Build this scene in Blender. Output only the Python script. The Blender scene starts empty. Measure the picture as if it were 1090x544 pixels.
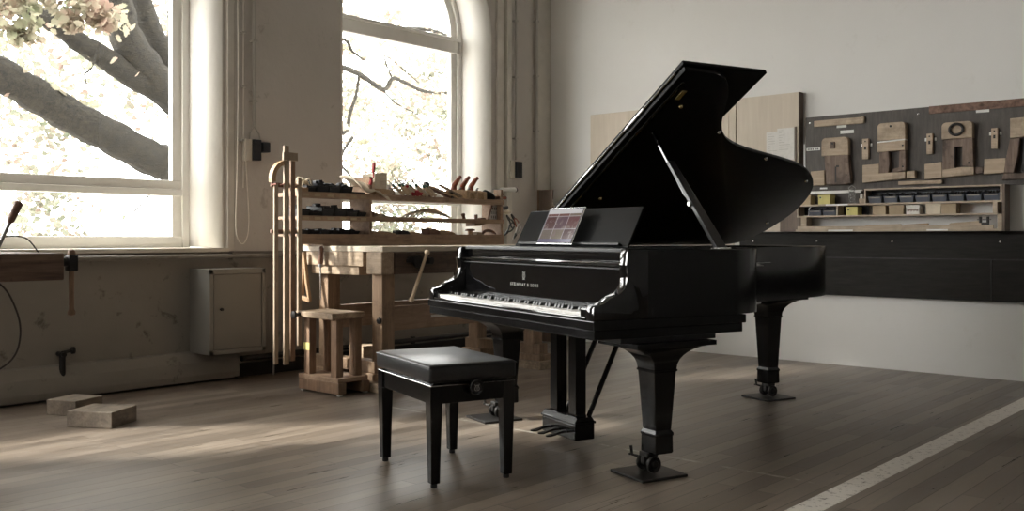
import bpy, bmesh, math, random
from mathutils import Vector, Matrix, Euler
random.seed(7)
PI = math.pi
sc = bpy.context.scene
C = sc.collection

# ------------------------------------------------------------ camera / light
HC = 1.03
cam = bpy.data.cameras.new('camera'); camo = bpy.data.objects.new('camera', cam); C.objects.link(camo)
camo.location = (0, 0, HC); camo.rotation_euler = (PI/2, 0, math.atan2(.666, .746))
cam.sensor_width = 36; cam.lens = 1013/1090*36; cam.shift_y = -19/1090; cam.clip_end = 200; cam.clip_start = .05
sc.camera = camo
sc.view_settings.view_transform = 'Standard'
try: sc.view_settings.look = 'None'
except Exception: pass
sc.view_settings.gamma = 1; sc.view_settings.use_curve_mapping = False
sc.view_settings.exposure = 1.18
sc.cycles.use_denoising = True
sc.cycles.max_bounces = 10; sc.cycles.diffuse_bounces = 6; sc.cycles.transparent_max_bounces = 12

SKY = 5.8
w = bpy.data.worlds.new('sky'); sc.world = w; w.use_nodes = True
bg = w.node_tree.nodes['Background']; bg.inputs[0].default_value = (1, .988, .978, 1); bg.inputs[1].default_value = SKY

def sun_light(name, direction, strength, angle, col):
    l = bpy.data.lights.new(name, 'SUN'); l.energy = strength; l.angle = angle; l.color = col
    o = bpy.data.objects.new(name, l); C.objects.link(o)
    o.rotation_euler = Vector(direction).to_track_quat('-Z', 'Y').to_euler(); o.location = (-12, 0, 12)
sun_light('sun', (.50, .62, -.52), 6.5, math.radians(4), (1, .95, .88))

def area_light(name, loc, direction, sx, sy, power, col):
    l = bpy.data.lights.new(name, 'AREA'); l.shape = 'RECTANGLE'; l.size = sx; l.size_y = sy; l.energy = power; l.color = col
    o = bpy.data.objects.new(name, l); C.objects.link(o); o.location = loc
    o.rotation_euler = Vector(direction).to_track_quat('-Z', 'Y').to_euler()
# added fill lamps in the tall windows out of frame (beside and behind the viewpoint)
area_light('daylight_fill_side', (-6.30, 0.05, 2.35), (1, .12, -.12), 1.7, 2.6, 60, (1, .975, .94))
area_light('daylight_fill_rear', (-6.30, -2.85, 2.35), (1, .2, -.1), 1.7, 2.6, 90, (1, .975, .94))

# ------------------------------------------------------------ materials
MATS = {}
def new_mat(name):
    m = bpy.data.materials.new(name); m.use_nodes = True
    nt = m.node_tree; b = nt.nodes['Principled BSDF']; MATS[name] = m
    return m, nt, b
def coords(nt, scale=(1, 1, 1), which='Object', rot=(0, 0, 0)):
    t = nt.nodes.new('ShaderNodeTexCoord'); mp = nt.nodes.new('ShaderNodeMapping')
    mp.inputs['Scale'].default_value = scale; mp.inputs['Rotation'].default_value = rot
    nt.links.new(t.outputs[which], mp.inputs[0]); return mp.outputs[0]
def noise(nt, vec, scale=5, detail=6, rough=.6, dist=0):
    n = nt.nodes.new('ShaderNodeTexNoise'); n.inputs['Scale'].default_value = scale; n.inputs['Detail'].default_value = detail
    n.inputs['Roughness'].default_value = rough; n.inputs['Distortion'].default_value = dist
    nt.links.new(vec, n.inputs['Vector']); return n.outputs['Fac']
def ramp(nt, fac, stops):
    r = nt.nodes.new('ShaderNodeValToRGB'); e = r.color_ramp.elements
    while len(e) < len(stops): e.new(.5)
    for k, (p, c) in enumerate(stops):
        e[k].position = p; e[k].color = (*c, 1) if len(c) == 3 else c
    nt.links.new(fac, r.inputs[0]); return r.outputs[0]
def mixc(nt, fac, a, b, mode='MIX'):
    n = nt.nodes.new('ShaderNodeMix'); n.data_type = 'RGBA'; n.blend_type = mode
    for i, v in ((0, fac), (6, a), (7, b)):
        if hasattr(v, 'links'): nt.links.new(v, n.inputs[i])
        elif i == 0: n.inputs[0].default_value = v
        else: n.inputs[i].default_value = (*v, 1)
    return n.outputs[2]
def math_n(nt, op, a, b=None):
    n = nt.nodes.new('ShaderNodeMath'); n.operation = op
    for i, v in ((0, a), (1, b)):
        if v is None: continue
        if hasattr(v, 'links'): nt.links.new(v, n.inputs[i])
        else: n.inputs[i].default_value = v
    return n.outputs[0]
def bump(nt, b, h, strength=.3, dist=.01):
    n = nt.nodes.new('ShaderNodeBump'); n.inputs['Strength'].default_value = strength; n.inputs['Distance'].default_value = dist
    nt.links.new(h, n.inputs['Height']); nt.links.new(n.outputs[0], b.inputs['Normal'])
def plain(name, col, rough=.5, metal=0, coat=0, var=.12, scale=12, spec=.5):
    m, nt, b = new_mat(name)
    v = coords(nt); f = noise(nt, v, scale, 5)
    lo = tuple(c*(1-var) for c in col); hi = tuple(min(1, c*(1+var)) for c in col)
    nt.links.new(ramp(nt, f, [(.3, lo), (.7, hi)]), b.inputs['Base Color'])
    b.inputs['Roughness'].default_value = rough; b.inputs['Metallic'].default_value = metal
    b.inputs['Coat Weight'].default_value = coat; b.inputs['Specular IOR Level'].default_value = spec
    return m
def wood(name, dark, light, axis='X', rough=.55, scale=1.0, coat=0, dirt=0):
    m, nt, b = new_mat(name)
    def ds(c_):
        g_ = .3*c_[0]+.55*c_[1]+.15*c_[2]; return tuple(g_*.04+k*.96 for k in c_)
    dark, light = ds(dark), ds(light)
    s = {'X': (1.2, 14, 14), 'Y': (14, 1.2, 14), 'Z': (14, 14, 1.2)}[axis]
    v = coords(nt, tuple(k*scale for k in s))
    f = noise(nt, v, 2.2, 8, .62, .6); g = noise(nt, v, 9, 4, .5)
    c = ramp(nt, f, [(.3, dark), (.5, tuple((a+b2)/2 for a, b2 in zip(dark, light))), (.68, light)])
    c = mixc(nt, .25, c, ramp(nt, g, [(.35, dark), (.65, light)]))
    if dirt:
        vv = coords(nt); d = noise(nt, vv, 6, 6, .7)
        c = mixc(nt, math_n(nt, 'MULTIPLY', ramp(nt, d, [(.48, (0, 0, 0)), (.62, (1, 1, 1))]), dirt), c, tuple(k*.35 for k in dark))
    nt.links.new(c, b.inputs['Base Color']); b.inputs['Roughness'].default_value = rough; b.inputs['Coat Weight'].default_value = coat
    bump(nt, b, f, .12, .004)
    return m

# piano finishes
EB, nt, b = new_mat('ebony_lacquer')
v = coords(nt, (1, 9, 9)); f = noise(nt, v, 9, 7, .65)
nt.links.new(ramp(nt, f, [(.3, (.0035, .0035, .0037)), (.75, (.010, .010, .0105))]), b.inputs['Base Color'])
nt.links.new(ramp(nt, f, [(.3, (.14, .14, .14)), (.75, (.24, .24, .24))]), b.inputs['Roughness'])
b.inputs['Specular IOR Level'].default_value = .34
plain('ebony_satin', (.008, .008, .009), .33, var=.4, scale=30)
plain('ebony_gloss', (.006, .006, .0065), .05, coat=.5, var=.3)
plain('desk_satin', (.005, .0051, .0054), .3, var=.1, spec=.07)
plain('lid_satin', (.006, .006, .0063), .36, var=.4, scale=20, spec=.09)
plain('ivory', (.90, .89, .86), .3, var=.03)
plain('black_key', (.008, .008, .008), .22)
plain('chrome', (.75, .75, .75), .16, 1, var=.05)
plain('brass', (.72, .55, .28), .25, 1, var=.1)
plain('gold_plate', (.55, .38, .16), .35, .8, var=.15)
plain('emblem_silver', (.50, .49, .46), .4, .1, var=.05)
plain('dark_iron', (.035, .033, .032), .45, .6, var=.3)
plain('steel', (.38, .37, .36), .35, .9, var=.15)
plain('rubber', (.015, .015, .015), .6)
plain('black_plastic', (.014, .015, .019), .42, var=.3)
plain('red_paint', (.35, .018, .025), .4)
plain('red_cloth', (.36, .03, .04), .85, var=.4, scale=40)
plain('green_paint', (.03, .10, .07), .4)
plain('white_paint', (.66, .62, .54), .45, var=.08, scale=4)
plain('frame_paint', (.88, .86, .81), .4, var=.05, scale=3)
plain('grey_paint', (.48, .46, .42), .5, var=.06, scale=3)
plain('cabinet_paint', (.20, .19, .17), .42, var=.05, scale=3)
plain('sand_paint', (.66, .625, .565), .6, var=.1, scale=5)
plain('black_rubber_cable', (.03, .022, .018), .5)
plain('white_cable', (.82, .79, .72), .5)
plain('paper', (.70, .68, .64), .7, var=.06, scale=30)
plain('label_white', (.80, .80, .77), .6, var=.04)
plain('yellow_card', (.62, .56, .20), .6, var=.08)
plain('cardboard', (.42, .33, .22), .8, var=.1)
plain('leather_tan', (.50, .36, .20), .55)
plain('cloth_cream', (.66, .58, .46), .9, var=.12)
plain('dark_cloth', (.012, .012, .014), .9, var=.4, scale=60)
plain('grey_bin', (.085, .095, .12), .35, var=.15)
plain('whalebone', (.62, .56, .44), .5)
plain('pipe_paint', (.25, .23, .20), .5, var=.2)
plain('rust_metal', (.19, .115, .085), .75, .1, var=.55, scale=30)
plain('birch_bark', (.62, .58, .50), .8, var=.25, scale=9)
plain('ground_outside', (.30, .285, .265), .9, var=.2, scale=1)
W_bench = wood('bench_wood', (.10, .058, .032), (.30, .19, .115), 'Y', .6, dirt=.7)
wood('bench_end', (.28, .20, .13), (.52, .40, .28), 'X', .6, dirt=.6)
wood('bench_dark', (.045, .027, .018), (.13, .078, .050), 'Y', .55, dirt=.5)
wood('bench_leg', (.20, .125, .075), (.40, .27, .17), 'Z', .6, dirt=.35)
wood('bench_top', (.50, .42, .32), (.72, .64, .52), 'Y', .6)
wood('shelf_wood', (.24, .15, .095), (.44, .30, .20), 'Y', .6, dirt=.3)
wood('pale_strip', (.32, .24, .165), (.48, .38, .28), 'Z', .6, dirt=.25)
wood('brown_strip', (.17, .10, .06), (.31, .195, .12), 'Z', .6, dirt=.25)
wood('plywood', (.56, .48, .38), (.68, .60, .49), 'Z', .6, .35)
wood('wall_shelf_wood', (.38, .30, .215), (.56, .46, .345), 'X', .6, dirt=.25)
wood('jig_pale', (.38, .29, .20), (.56, .44, .32), 'X', .65, dirt=.4)
wood('jig_brown', (.10, .065, .047), (.28, .20, .15), 'Z', .65, dirt=.7)
wood('panel_brown', (.095, .065, .045), (.17, .12, .085), 'Z', .5)
wood('block_wood', (.13, .10, .075), (.27, .22, .165), 'Y', .7, dirt=.5)
wood('tool_wood', (.30, .18, .095), (.52, .35, .20), 'X', .5, 2.5)
wood('tool_wood_dark', (.10, .045, .03), (.26, .13, .08), 'X', .45, 2.5)
wood('red_horn', (.16, .035, .018), (.34, .10, .05), 'Z', .35)
wood('ash_handle', (.50, .37, .24), (.68, .54, .38), 'Z', .5)
wood('left_bench_wood', (.07, .04, .028), (.22, .135, .09), 'Y', .6, dirt=.8)
wood('bark', (.002, .0015, .001), (.042, .034, .020), 'X', .95, .6)
m = MATS['bark']; nt = m.node_tree; b = nt.nodes['Principled BSDF']
bump(nt, b, noise(nt, coords(nt, (1, 3, 9)), 5, 8, .7), 1.0, .06)

# pegboard: dark brown-grey hardboard with horizontal bands
m, nt, b = new_mat('tool_board')
v = coords(nt, (6, 1, 1)); f = noise(nt, v, 6, 8, .7)
nt.links.new(ramp(nt, f, [(.25, (.045, .038, .033)), (.75, (.105, .092, .080))]), b.inputs['Base Color']); b.inputs['Roughness'].default_value = .6
# low dark panelling on the back wall
m, nt, b = new_mat('black_panel')
v = coords(nt, (1, 1, 9)); f = noise(nt, v, 4, 8, .7)
nt.links.new(ramp(nt, f, [(.25, (.011, .010, .009)), (.75, (.026, .023, .020))]), b.inputs['Base Color']); b.inputs['Roughness'].default_value = .6; b.inputs['Specular IOR Level'].default_value = .2

# plaster
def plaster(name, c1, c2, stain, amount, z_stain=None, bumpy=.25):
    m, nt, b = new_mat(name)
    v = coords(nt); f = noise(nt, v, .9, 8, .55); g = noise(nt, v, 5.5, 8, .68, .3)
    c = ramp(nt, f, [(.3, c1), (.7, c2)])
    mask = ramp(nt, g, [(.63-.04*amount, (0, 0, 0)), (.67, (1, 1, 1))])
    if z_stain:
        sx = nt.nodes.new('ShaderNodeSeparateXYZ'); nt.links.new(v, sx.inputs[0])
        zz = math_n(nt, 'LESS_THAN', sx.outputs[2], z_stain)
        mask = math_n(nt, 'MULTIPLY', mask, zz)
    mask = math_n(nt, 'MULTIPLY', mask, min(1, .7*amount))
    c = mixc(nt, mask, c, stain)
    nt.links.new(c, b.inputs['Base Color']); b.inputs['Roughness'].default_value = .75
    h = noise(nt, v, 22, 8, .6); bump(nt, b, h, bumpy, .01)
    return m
plaster('plaster_back', (.75, .74, .715), (.80, .79, .765), (.6, .58, .52), .2, bumpy=.08)
plaster('plaster_window_wall', (.56, .525, .485), (.64, .60, .56), (.22, .18, .14), .5, bumpy=.3)
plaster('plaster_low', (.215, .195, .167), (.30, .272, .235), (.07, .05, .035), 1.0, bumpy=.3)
plaster('plaster_reveal', (.82, .79, .74), (.87, .845, .79), (.62, .56, .47), .3, bumpy=.15)
plaster('plaster_ceiling', (.5, .48, .44), (.56, .54, .5), (.5, .48, .44), .2)
plaster('plaster_dim', (.17, .166, .158), (.22, .215, .205), (.3, .28, .25), .2)

# floor: boards along y, worn white line, thin cross line
m, nt, b = new_mat('floor_boards')
tc = nt.nodes.new('ShaderNodeTexCoord'); sx = nt.nodes.new('ShaderNodeSeparateXYZ'); nt.links.new(tc.outputs['Object'], sx.inputs[0])
cb = nt.nodes.new('ShaderNodeCombineXYZ'); nt.links.new(sx.outputs[1], cb.inputs[0]); nt.links.new(sx.outputs[0], cb.inputs[1])
br = nt.nodes.new('ShaderNodeTexBrick'); nt.links.new(cb.outputs[0], br.inputs['Vector'])
br.inputs['Scale'].default_value = 1; br.inputs['Brick Width'].default_value = 1.35; br.inputs['Row Height'].default_value = .092
br.inputs['Mortar Size'].default_value = .0022; br.offset = .37; br.inputs['Color1'].default_value = (0, 0, 0, 1); br.inputs['Color2'].default_value = (1, 1, 1, 1); br.inputs['Mortar'].default_value = (.5, .5, .5, 1)
vv = coords(nt, (16, 1.0, 1)); g = noise(nt, vv, 2.2, 9, .65, .4)
base = ramp(nt, br.outputs['Color'], [(0, (.16, .133, .109)), (.5, (.225, .189, .156)), (1, (.29, .247, .207))])
gr = ramp(nt, g, [(.3, (.55, .53, .50)), (.7, (1.12, 1.10, 1.07))])
c = mixc(nt, 1.0, base, gr, 'MULTIPLY')
big = noise(nt, coords(nt, (1, .5, 1)), 1.1, 6, .6)
c = mixc(nt, 1.0, c, ramp(nt, big, [(.3, (.72, .70, .68)), (.65, (1.05, 1.05, 1.05))]), 'MULTIPLY')
c = mixc(nt, math_n(nt, 'MULTIPLY', br.outputs['Fac'], .9), c, (.05, .035, .025))
X = sx.outputs[0]; Y = sx.outputs[1]
st = math_n(nt, 'MULTIPLY', math_n(nt, 'GREATER_THAN', X, -1.625), math_n(nt, 'LESS_THAN', X, -1.515))
wn = noise(nt, coords(nt, (1, 1, 1)), 28, 8, .8)
wear = ramp(nt, wn, [(.38, (0, 0, 0)), (.46, (1, 1, 1))])
c = mixc(nt, math_n(nt, 'MULTIPLY', math_n(nt, 'MULTIPLY', st, wear), .92), c, (.82, .78, .71))
l2 = math_n(nt, 'MULTIPLY', math_n(nt, 'GREATER_THAN', Y, 3.815), math_n(nt, 'LESS_THAN', Y, 3.84))
l2 = math_n(nt, 'MULTIPLY', l2, math_n(nt, 'LESS_THAN', X, -1.6)); l2 = math_n(nt, 'MULTIPLY', l2, math_n(nt, 'GREATER_THAN', X, -4.4))
wn2 = noise(nt, coords(nt, (1, 1, 1)), 9, 6, .8)
c = mixc(nt, math_n(nt, 'MULTIPLY', math_n(nt, 'MULTIPLY', l2, ramp(nt, wn2, [(.45, (0, 0, 0)), (.6, (1, 1, 1))])), .6), c, (.55, .52, .46))
nt.links.new(c, b.inputs['Base Color'])
nt.links.new(ramp(nt, g, [(.3, (.26, .26, .26)), (.75, (.44, .44, .44))]), b.inputs['Roughness'])
b.inputs['Specular IOR Level'].default_value = .6
bump(nt, b, math_n(nt, 'SUBTRACT', g, math_n(nt, 'MULTIPLY', br.outputs['Fac'], .8)), .15, .004)

# window glass
m, nt, b = new_mat('window_glass')
out = nt.nodes['Material Output']; nt.nodes.remove(b)
tr = nt.nodes.new('ShaderNodeBsdfTransparent'); gl = nt.nodes.new('ShaderNodeBsdfGlossy'); gl.inputs['Roughness'].default_value = .02
mx = nt.nodes.new('ShaderNodeMixShader'); mx.inputs[0].default_value = .04; nt.links.new(tr.outputs[0], mx.inputs[1]); nt.links.new(gl.outputs[0], mx.inputs[2])
tr.inputs[0].default_value = (.97, .98, .97, 1)
nt.links.new(mx.outputs[0], out.inputs[0])

# leaves: translucent, autumn green to dusty pink
def leaf_mat(name, cols):
    m, nt, b = new_mat(name)
    out = nt.nodes['Material Output']; nt.nodes.remove(b)
    f = noise(nt, coords(nt), 1.6, 4, .7)
    c = ramp(nt, f, cols)
    d = nt.nodes.new('ShaderNodeBsdfDiffuse'); t = nt.nodes.new('ShaderNodeBsdfTranslucent'); mx = nt.nodes.new('ShaderNodeMixShader'); mx.inputs[0].default_value = .55
    nt.links.new(c, d.inputs[0]); nt.links.new(c, t.inputs[0]); nt.links.new(d.outputs[0], mx.inputs[1]); nt.links.new(t.outputs[0], mx.inputs[2]); nt.links.new(mx.outputs[0], out.inputs[0])
leaf_mat('oak_leaf', [(.32, (.20, .225, .14)), (.46, (.30, .28, .21)), (.6, (.33, .235, .19)), (.75, (.30, .25, .20))])
leaf_mat('far_leaf', [(.3, (.11, .13, .085)), (.5, (.19, .185, .145)), (.62, (.21, .155, .13)), (.78, (.15, .15, .11))])

# ------------------------------------------------------------ mesh helpers
def bm_new(): return bmesh.new()
def box(bm, x0, x1, y0, y1, z0, z1, bev=0, mtx=None):
    r = bmesh.ops.create_cube(bm, size=1); vs = r['verts']
    for v_ in vs:
        v_.co = Vector(((x0+x1)/2+v_.co.x*(x1-x0), (y0+y1)/2+v_.co.y*(y1-y0), (z0+z1)/2+v_.co.z*(z1-z0)))
    if mtx is not None: bmesh.ops.transform(bm, matrix=mtx, verts=vs)
    if bev:
        es = list({e for v_ in vs for e in v_.link_edges})
        bmesh.ops.bevel(bm, geom=es, offset=bev, segments=2, profile=.5, affect='EDGES')
    return bm
def prism(bm, poly, c0, c1, axis='Z', bev=0, mtx=None):
    """poly: 2D points; axis Z -> (x,y), X -> (y,z), Y -> (x,z)"""
    def P(p, c):
        return {'Z': (p[0], p[1], c), 'X': (c, p[0], p[1]), 'Y': (p[0], c, p[1])}[axis]
    a = [bm.verts.new(P(p, c0)) for p in poly]; b_ = [bm.verts.new(P(p, c1)) for p in poly]
    n = len(poly); fs = [bm.faces.new(a), bm.faces.new(b_)]
    for i in range(n): fs.append(bm.faces.new((a[i], a[(i+1) % n], b_[(i+1) % n], b_[i])))
    bmesh.ops.recalc_face_normals(bm, faces=fs)
    if mtx is not None: bmesh.ops.transform(bm, matrix=mtx, verts=a+b_)
    if bev:
        es = list({e for f_ in fs[:2] for e in f_.edges})
        bmesh.ops.bevel(bm, geom=es, offset=bev, segments=2, profile=.5, affect='EDGES')
    return bm
def loft(bm, rings, cap=True, closed=True):
    R = [[bm.verts.new(p) for p in r] for r in rings]; n = len(R[0]); fs = []
    for k in range(len(R)-1):
        for i in range(n if closed else n-1):
            fs.append(bm.faces.new((R[k][i], R[k][(i+1) % n], R[k+1][(i+1) % n], R[k+1][i])))
    if cap: fs.append(bm.faces.new(R[0])); fs.append(bm.faces.new(R[-1]))
    bmesh.ops.recalc_face_normals(bm, faces=fs)
    return bm
def tube(bm, pts, rad, seg=10, cap=True):
    pts = [Vector(p) for p in pts]; n = len(pts)
    if not isinstance(rad, (list, tuple)): rad = [rad]*n
    rings = []; prev = None
    for k in range(n):
        d = (pts[min(k+1, n-1)]-pts[max(k-1, 0)]).normalized()
        if prev is None:
            u_ = d.orthogonal().normalized()
        else:
            u_ = (prev - d*prev.dot(d)).normalized()
        prev = u_; v_ = d.cross(u_)
        rings.append([pts[k]+(u_*math.cos(2*PI*i/seg)+v_*math.sin(2*PI*i/seg))*rad[k] for i in range(seg)])
    return loft(bm, rings, cap)
def lathe(bm, prof, origin=(0, 0, 0), axis=(0, 0, 1), seg=16):
    """prof: (radius, distance) along the axis"""
    ax = Vector(axis).normalized(); u_ = ax.orthogonal().normalized(); v_ = ax.cross(u_); o = Vector(origin)
    rings = [[o+ax*h+(u_*math.cos(2*PI*i/seg)+v_*math.sin(2*PI*i/seg))*max(r, 1e-4) for i in range(seg)] for r, h in prof]
    return loft(bm, rings, True)
def catmull(pts, n=6, closed=False):
    out = []; N = len(pts); P = [Vector(p) for p in pts]
    rng = range(N) if closed else range(N-1)
    for i in rng:
        p0 = P[(i-1) % N] if closed or i > 0 else P[i]; p1 = P[i]; p2 = P[(i+1) % N]; p3 = P[(i+2) % N] if closed or i+2 < N else p2
        for k in range(n):
            t = k/n; out.append(.5*((2*p1)+(-p0+p2)*t+(2*p0-5*p1+4*p2-p3)*t*t+(-p0+3*p1-3*p2+p3)*t**3))
    if not closed: out.append(P[-1])
    return out
def obj(name, bm, mat, parent=None, smooth=None, world=False, kind=None):
    me = bpy.data.meshes.new(name)
    if world and parent is not None:
        mw = parent.matrix_basis.copy(); p = parent.parent
        while p is not None: mw = p.matrix_basis @ mw; p = p.parent
        bmesh.ops.transform(bm, matrix=mw.inverted(), verts=bm.verts[:])
    if smooth:
        for f_ in bm.faces: f_.smooth = True
    bm.to_mesh(me); bm.free()
    if smooth:
        try: me.set_sharp_from_angle(angle=math.radians(smooth if smooth is not True else 40))
        except Exception: pass
    me.materials.append(MATS[mat] if isinstance(mat, str) else mat)
    o = bpy.data.objects.new(name, me); C.objects.link(o)
    if parent is not None: o.parent = parent
    if kind: o['kind'] = kind
    return o
def tag(o, label, cat, group=None, kind=None):
    o['label'] = label; o['category'] = cat
    if group: o['group'] = group
    if kind: o['kind'] = kind
    return o
def thing(name, label, cat, loc=(0, 0, 0), rotz=0, group=None):
    o = bpy.data.objects.new(name, None); C.objects.link(o); o.empty_display_size = .1
    o.location = loc; o.rotation_euler = (0, 0, rotz)
    o.matrix_basis = Matrix.Translation(loc) @ Matrix.Rotation(rotz, 4, 'Z')
    return tag(o, label, cat, group)
def solo(name, bm, mat, label, cat, base=(0, 0, 0), group=None, smooth=None, rotz=0):
    """a thing that is one mesh; bm is in world coordinates, origin moved to base"""
    M_ = Matrix.Translation(base) @ Matrix.Rotation(rotz, 4, 'Z')
    bmesh.ops.transform(bm, matrix=M_.inverted(), verts=bm.verts[:])
    o = obj(name, bm, mat, smooth=smooth); o.matrix_basis = M_
    return tag(o, label, cat, group)
def local(name, bm, mat, label, cat, loc, rot=(0, 0, 0), group=None, smooth=None):
    """a thing that is one mesh built round its own origin"""
    o = obj(name, bm, mat, smooth=smooth); o.location = loc; o.rotation_euler = rot
    return tag(o, label, cat, group)
def struct(name, bm, mat, smooth=None):
    return obj(name, bm, mat, kind='structure', smooth=smooth)
def dup(root, loc, rot=(0, 0, 0), label=None, scale=None):
    r = root.copy(); C.objects.link(r); r.location = loc; r.rotation_euler = rot
    if scale: r.scale = scale
    if label: r['label'] = label
    for ch in list(root.children):
        c_ = ch.copy(); C.objects.link(c_); c_.parent = r
        for g_ in ch.children:
            d_ = g_.copy(); C.objects.link(d_); d_.parent = c_
    return r

# ------------------------------------------------------------ room shell
XW, YB, XR, YF, ZC = -6.2, 7.52, 3.2, -4.2, 4.7
GX = -6.55                                   # glazing plane
bm = bm_new(); box(bm, XW-.5, XR+.2, YF-.2, YB+.2, -.15, 0); struct('floor', bm, 'floor_boards')
bm = bm_new(); box(bm, XW-.5, XR+.2, YF-.2, YB+.2, ZC, ZC+.15); struct('ceiling', bm, 'plaster_ceiling')
bm = bm_new(); box(bm, XW-.5, XR+.2, YB, YB+.2, 0, ZC); struct('wall_back', bm, 'plaster_back')
bm = bm_new(); box(bm, XR, XR+.2, YF, YB, 0, ZC); struct('wall_right', bm, 'plaster_dim')
bm = bm_new(); box(bm, XW-.5, XR+.2, YF-.2, YF, 0, ZC); struct('wall_front', bm, 'plaster_dim')

WIN = [(-3.75, -1.95), (-.85, .95), (1.98, 3.78), (4.85, 6.65)]
ZS, ZSP = .955, 2.95
# window wall with arched openings, as a thick wall with splayed reveals
TH = .47
def arch_pts(y0, y1, zs, zsp, n=20):
    r = (y1-y0)/2; cy = (y0+y1)/2
    return [(y0, zs), (y0, zsp)]+[(cy-r*math.cos(PI*k/n), zsp+r*math.sin(PI*k/n)) for k in range(1, n)]+[(y1, zsp), (y1, zs)]
bm_w = bm_new(); bm_r = bm_new()
def wall_face(x):
    # strips: solid parts between windows, below, and above arch
    edges = [YF]
    for a, b_ in WIN: edges += [a, b_]
    edges.append(YB)
    return edges
ed = wall_face(XW)
for k in range(0, len(ed), 2): box(bm_w, XW-TH, XW, ed[k], ed[k+1], .93, ZC)
for a, b_ in WIN:
    top = arch_pts(a, b_, ZSP, ZSP)[1:-1]
    poly = [(a, ZC)]+top+[(b_, ZC)]
    # triangulated strip above the arch
    for i in range(len(top)-1):
        p, q = top[i], top[i+1]
        if abs(q[0]-p[0]) < 1e-5: continue
        prism(bm_w, [(p[0], p[1]), (q[0], q[1]), (q[0], ZC), (p[0], ZC)], XW-TH, XW, 'X')
struct('wall_left', bm_w, 'plaster_window_wall')
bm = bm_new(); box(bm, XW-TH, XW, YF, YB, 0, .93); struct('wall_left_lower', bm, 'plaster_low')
# pale splayed linings in each opening
for n_, (a, b_) in enumerate(WIN):
    inner = arch_pts(a+.004, b_-.004, ZS, ZSP); outer = arch_pts(a+.10, b_-.10, ZS+.01, ZSP)
    bm = bm_new()
    for i in range(len(inner)-1):
        v4 = [bm.verts.new((XW+.004, *inner[i])), bm.verts.new((XW+.004, *inner[i+1])), bm.verts.new((GX+.03, *outer[i+1])), bm.verts.new((GX+.03, *outer[i]))]
        bm.faces.new(v4)
    bmesh.ops.remove_doubles(bm, verts=bm.verts[:], dist=.0005)
    bmesh.ops.recalc_face_normals(bm, faces=bm.faces[:])
    o = struct('trim_%d' % (n_+1), bm, 'plaster_reveal', smooth=30)
    mod = o.modifiers.new('thick', 'SOLIDIFY'); mod.thickness = .012; mod.offset = -1
    # sill slab
    bm = bm_new(); box(bm, GX-.05, XW+.035, a-.03, b_+.03, .925, ZS+.002, .006); struct('window_sill', bm, 'white_paint')

def window(n_, a, b_):
    """arched timber window: outer frame, transom, lower rail, panes"""
    root = bpy.data.objects.new('window_%d' % n_, None); C.objects.link(root); root['kind'] = 'structure'
    root.matrix_basis = Matrix.Translation((GX, (a+b_)/2, ZS)); root.location = (GX, (a+b_)/2, ZS)
    a, b_ = a+.10, b_-.10
    def ring(off, zb):
        r = (b_-a)/2-off; cy = (a+b_)/2
        return [(cy-r, zb), (cy-r, ZSP)]+[(cy-r*math.cos(PI*k/20), ZSP+r*math.sin(PI*k/20)) for k in range(1, 20)]+[(cy+r, ZSP), (cy+r, zb)]
    bm = bm_new()
    for (o0, o1, x0, x1) in ((0, .055, GX-.03, GX+.055), (.05, .125, GX-.02, GX+.03)):
        A_, B_ = ring(o0, ZS+.0), ring(o1, ZS+.0)
        for i in range(len(A_)-1):
            prism(bm, [A_[i], A_[i+1], B_[i+1], B_[i]], x0, x1, 'X')
    box(bm, GX-.02, GX+.045, a+.02, b_-.02, ZS, ZS+.085, .006)            # bottom rail
    o = obj('window_frame', bm, 'frame_paint', root, world=True)
    bm = bm_new(); box(bm, GX-.02, GX+.05, a+.03, b_-.03, 1.335, 1.385, .005); box(bm, GX-.02, GX+.035, a+.03, b_-.03, 1.385, 1.45, .005)
    obj('rail', bm, 'frame_paint', root, world=True)
    bm = bm_new(); box(bm, GX-.02, GX+.055, a+.03, b_-.03, 2.80, 2.93, .006); box(bm, GX, GX+.075, a+.03, b_-.03, 2.915, 2.945, .004)
    obj('transom', bm, 'frame_paint', root, world=True)
    for z0, z1 in ((ZS+.07, 1.35), (1.43, 2.82)):
        bm = bm_new(); box(bm, GX-.004, GX+.0, a+.11, b_-.11, z0, z1); obj('pane', bm, 'window_glass', root, world=True)
    R_ = ring(.115, 2.93); bm = bm_new(); prism(bm, R_, GX-.004, GX, 'X'); obj('pane', bm, 'window_glass', root, world=True)
    # dark gap strip of the joint between frame and plaster
    bm = bm_new()
    for y0, y1 in ((a-.012, a), (b_, b_+.012)): box(bm, GX+.02, GX+.04, y0, y1, ZS, ZSP)
    obj('joint_strip', bm, 'brown_strip', root, world=True)
for n_, (a, b_) in enumerate(WIN): window(n_+1, a, b_)

# mouldings and services on the window wall
bm = bm_new()
for y0, y1 in ((6.71, 6.80), (3.80, 3.86)):
    box(bm, XW-.01, XW+.025, y0, y1, .93, ZC, .006)
box(bm, XW-.01, XW+.045, 6.83, 6.90, .93, ZC, .008)
struct('trim_5', bm, 'sand_paint')
bm = bm_new(); box(bm, XW-.01, XW+.02, 7.32, 7.515, 0, ZC, .004); struct('trim_6', bm, 'sand_paint')
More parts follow.
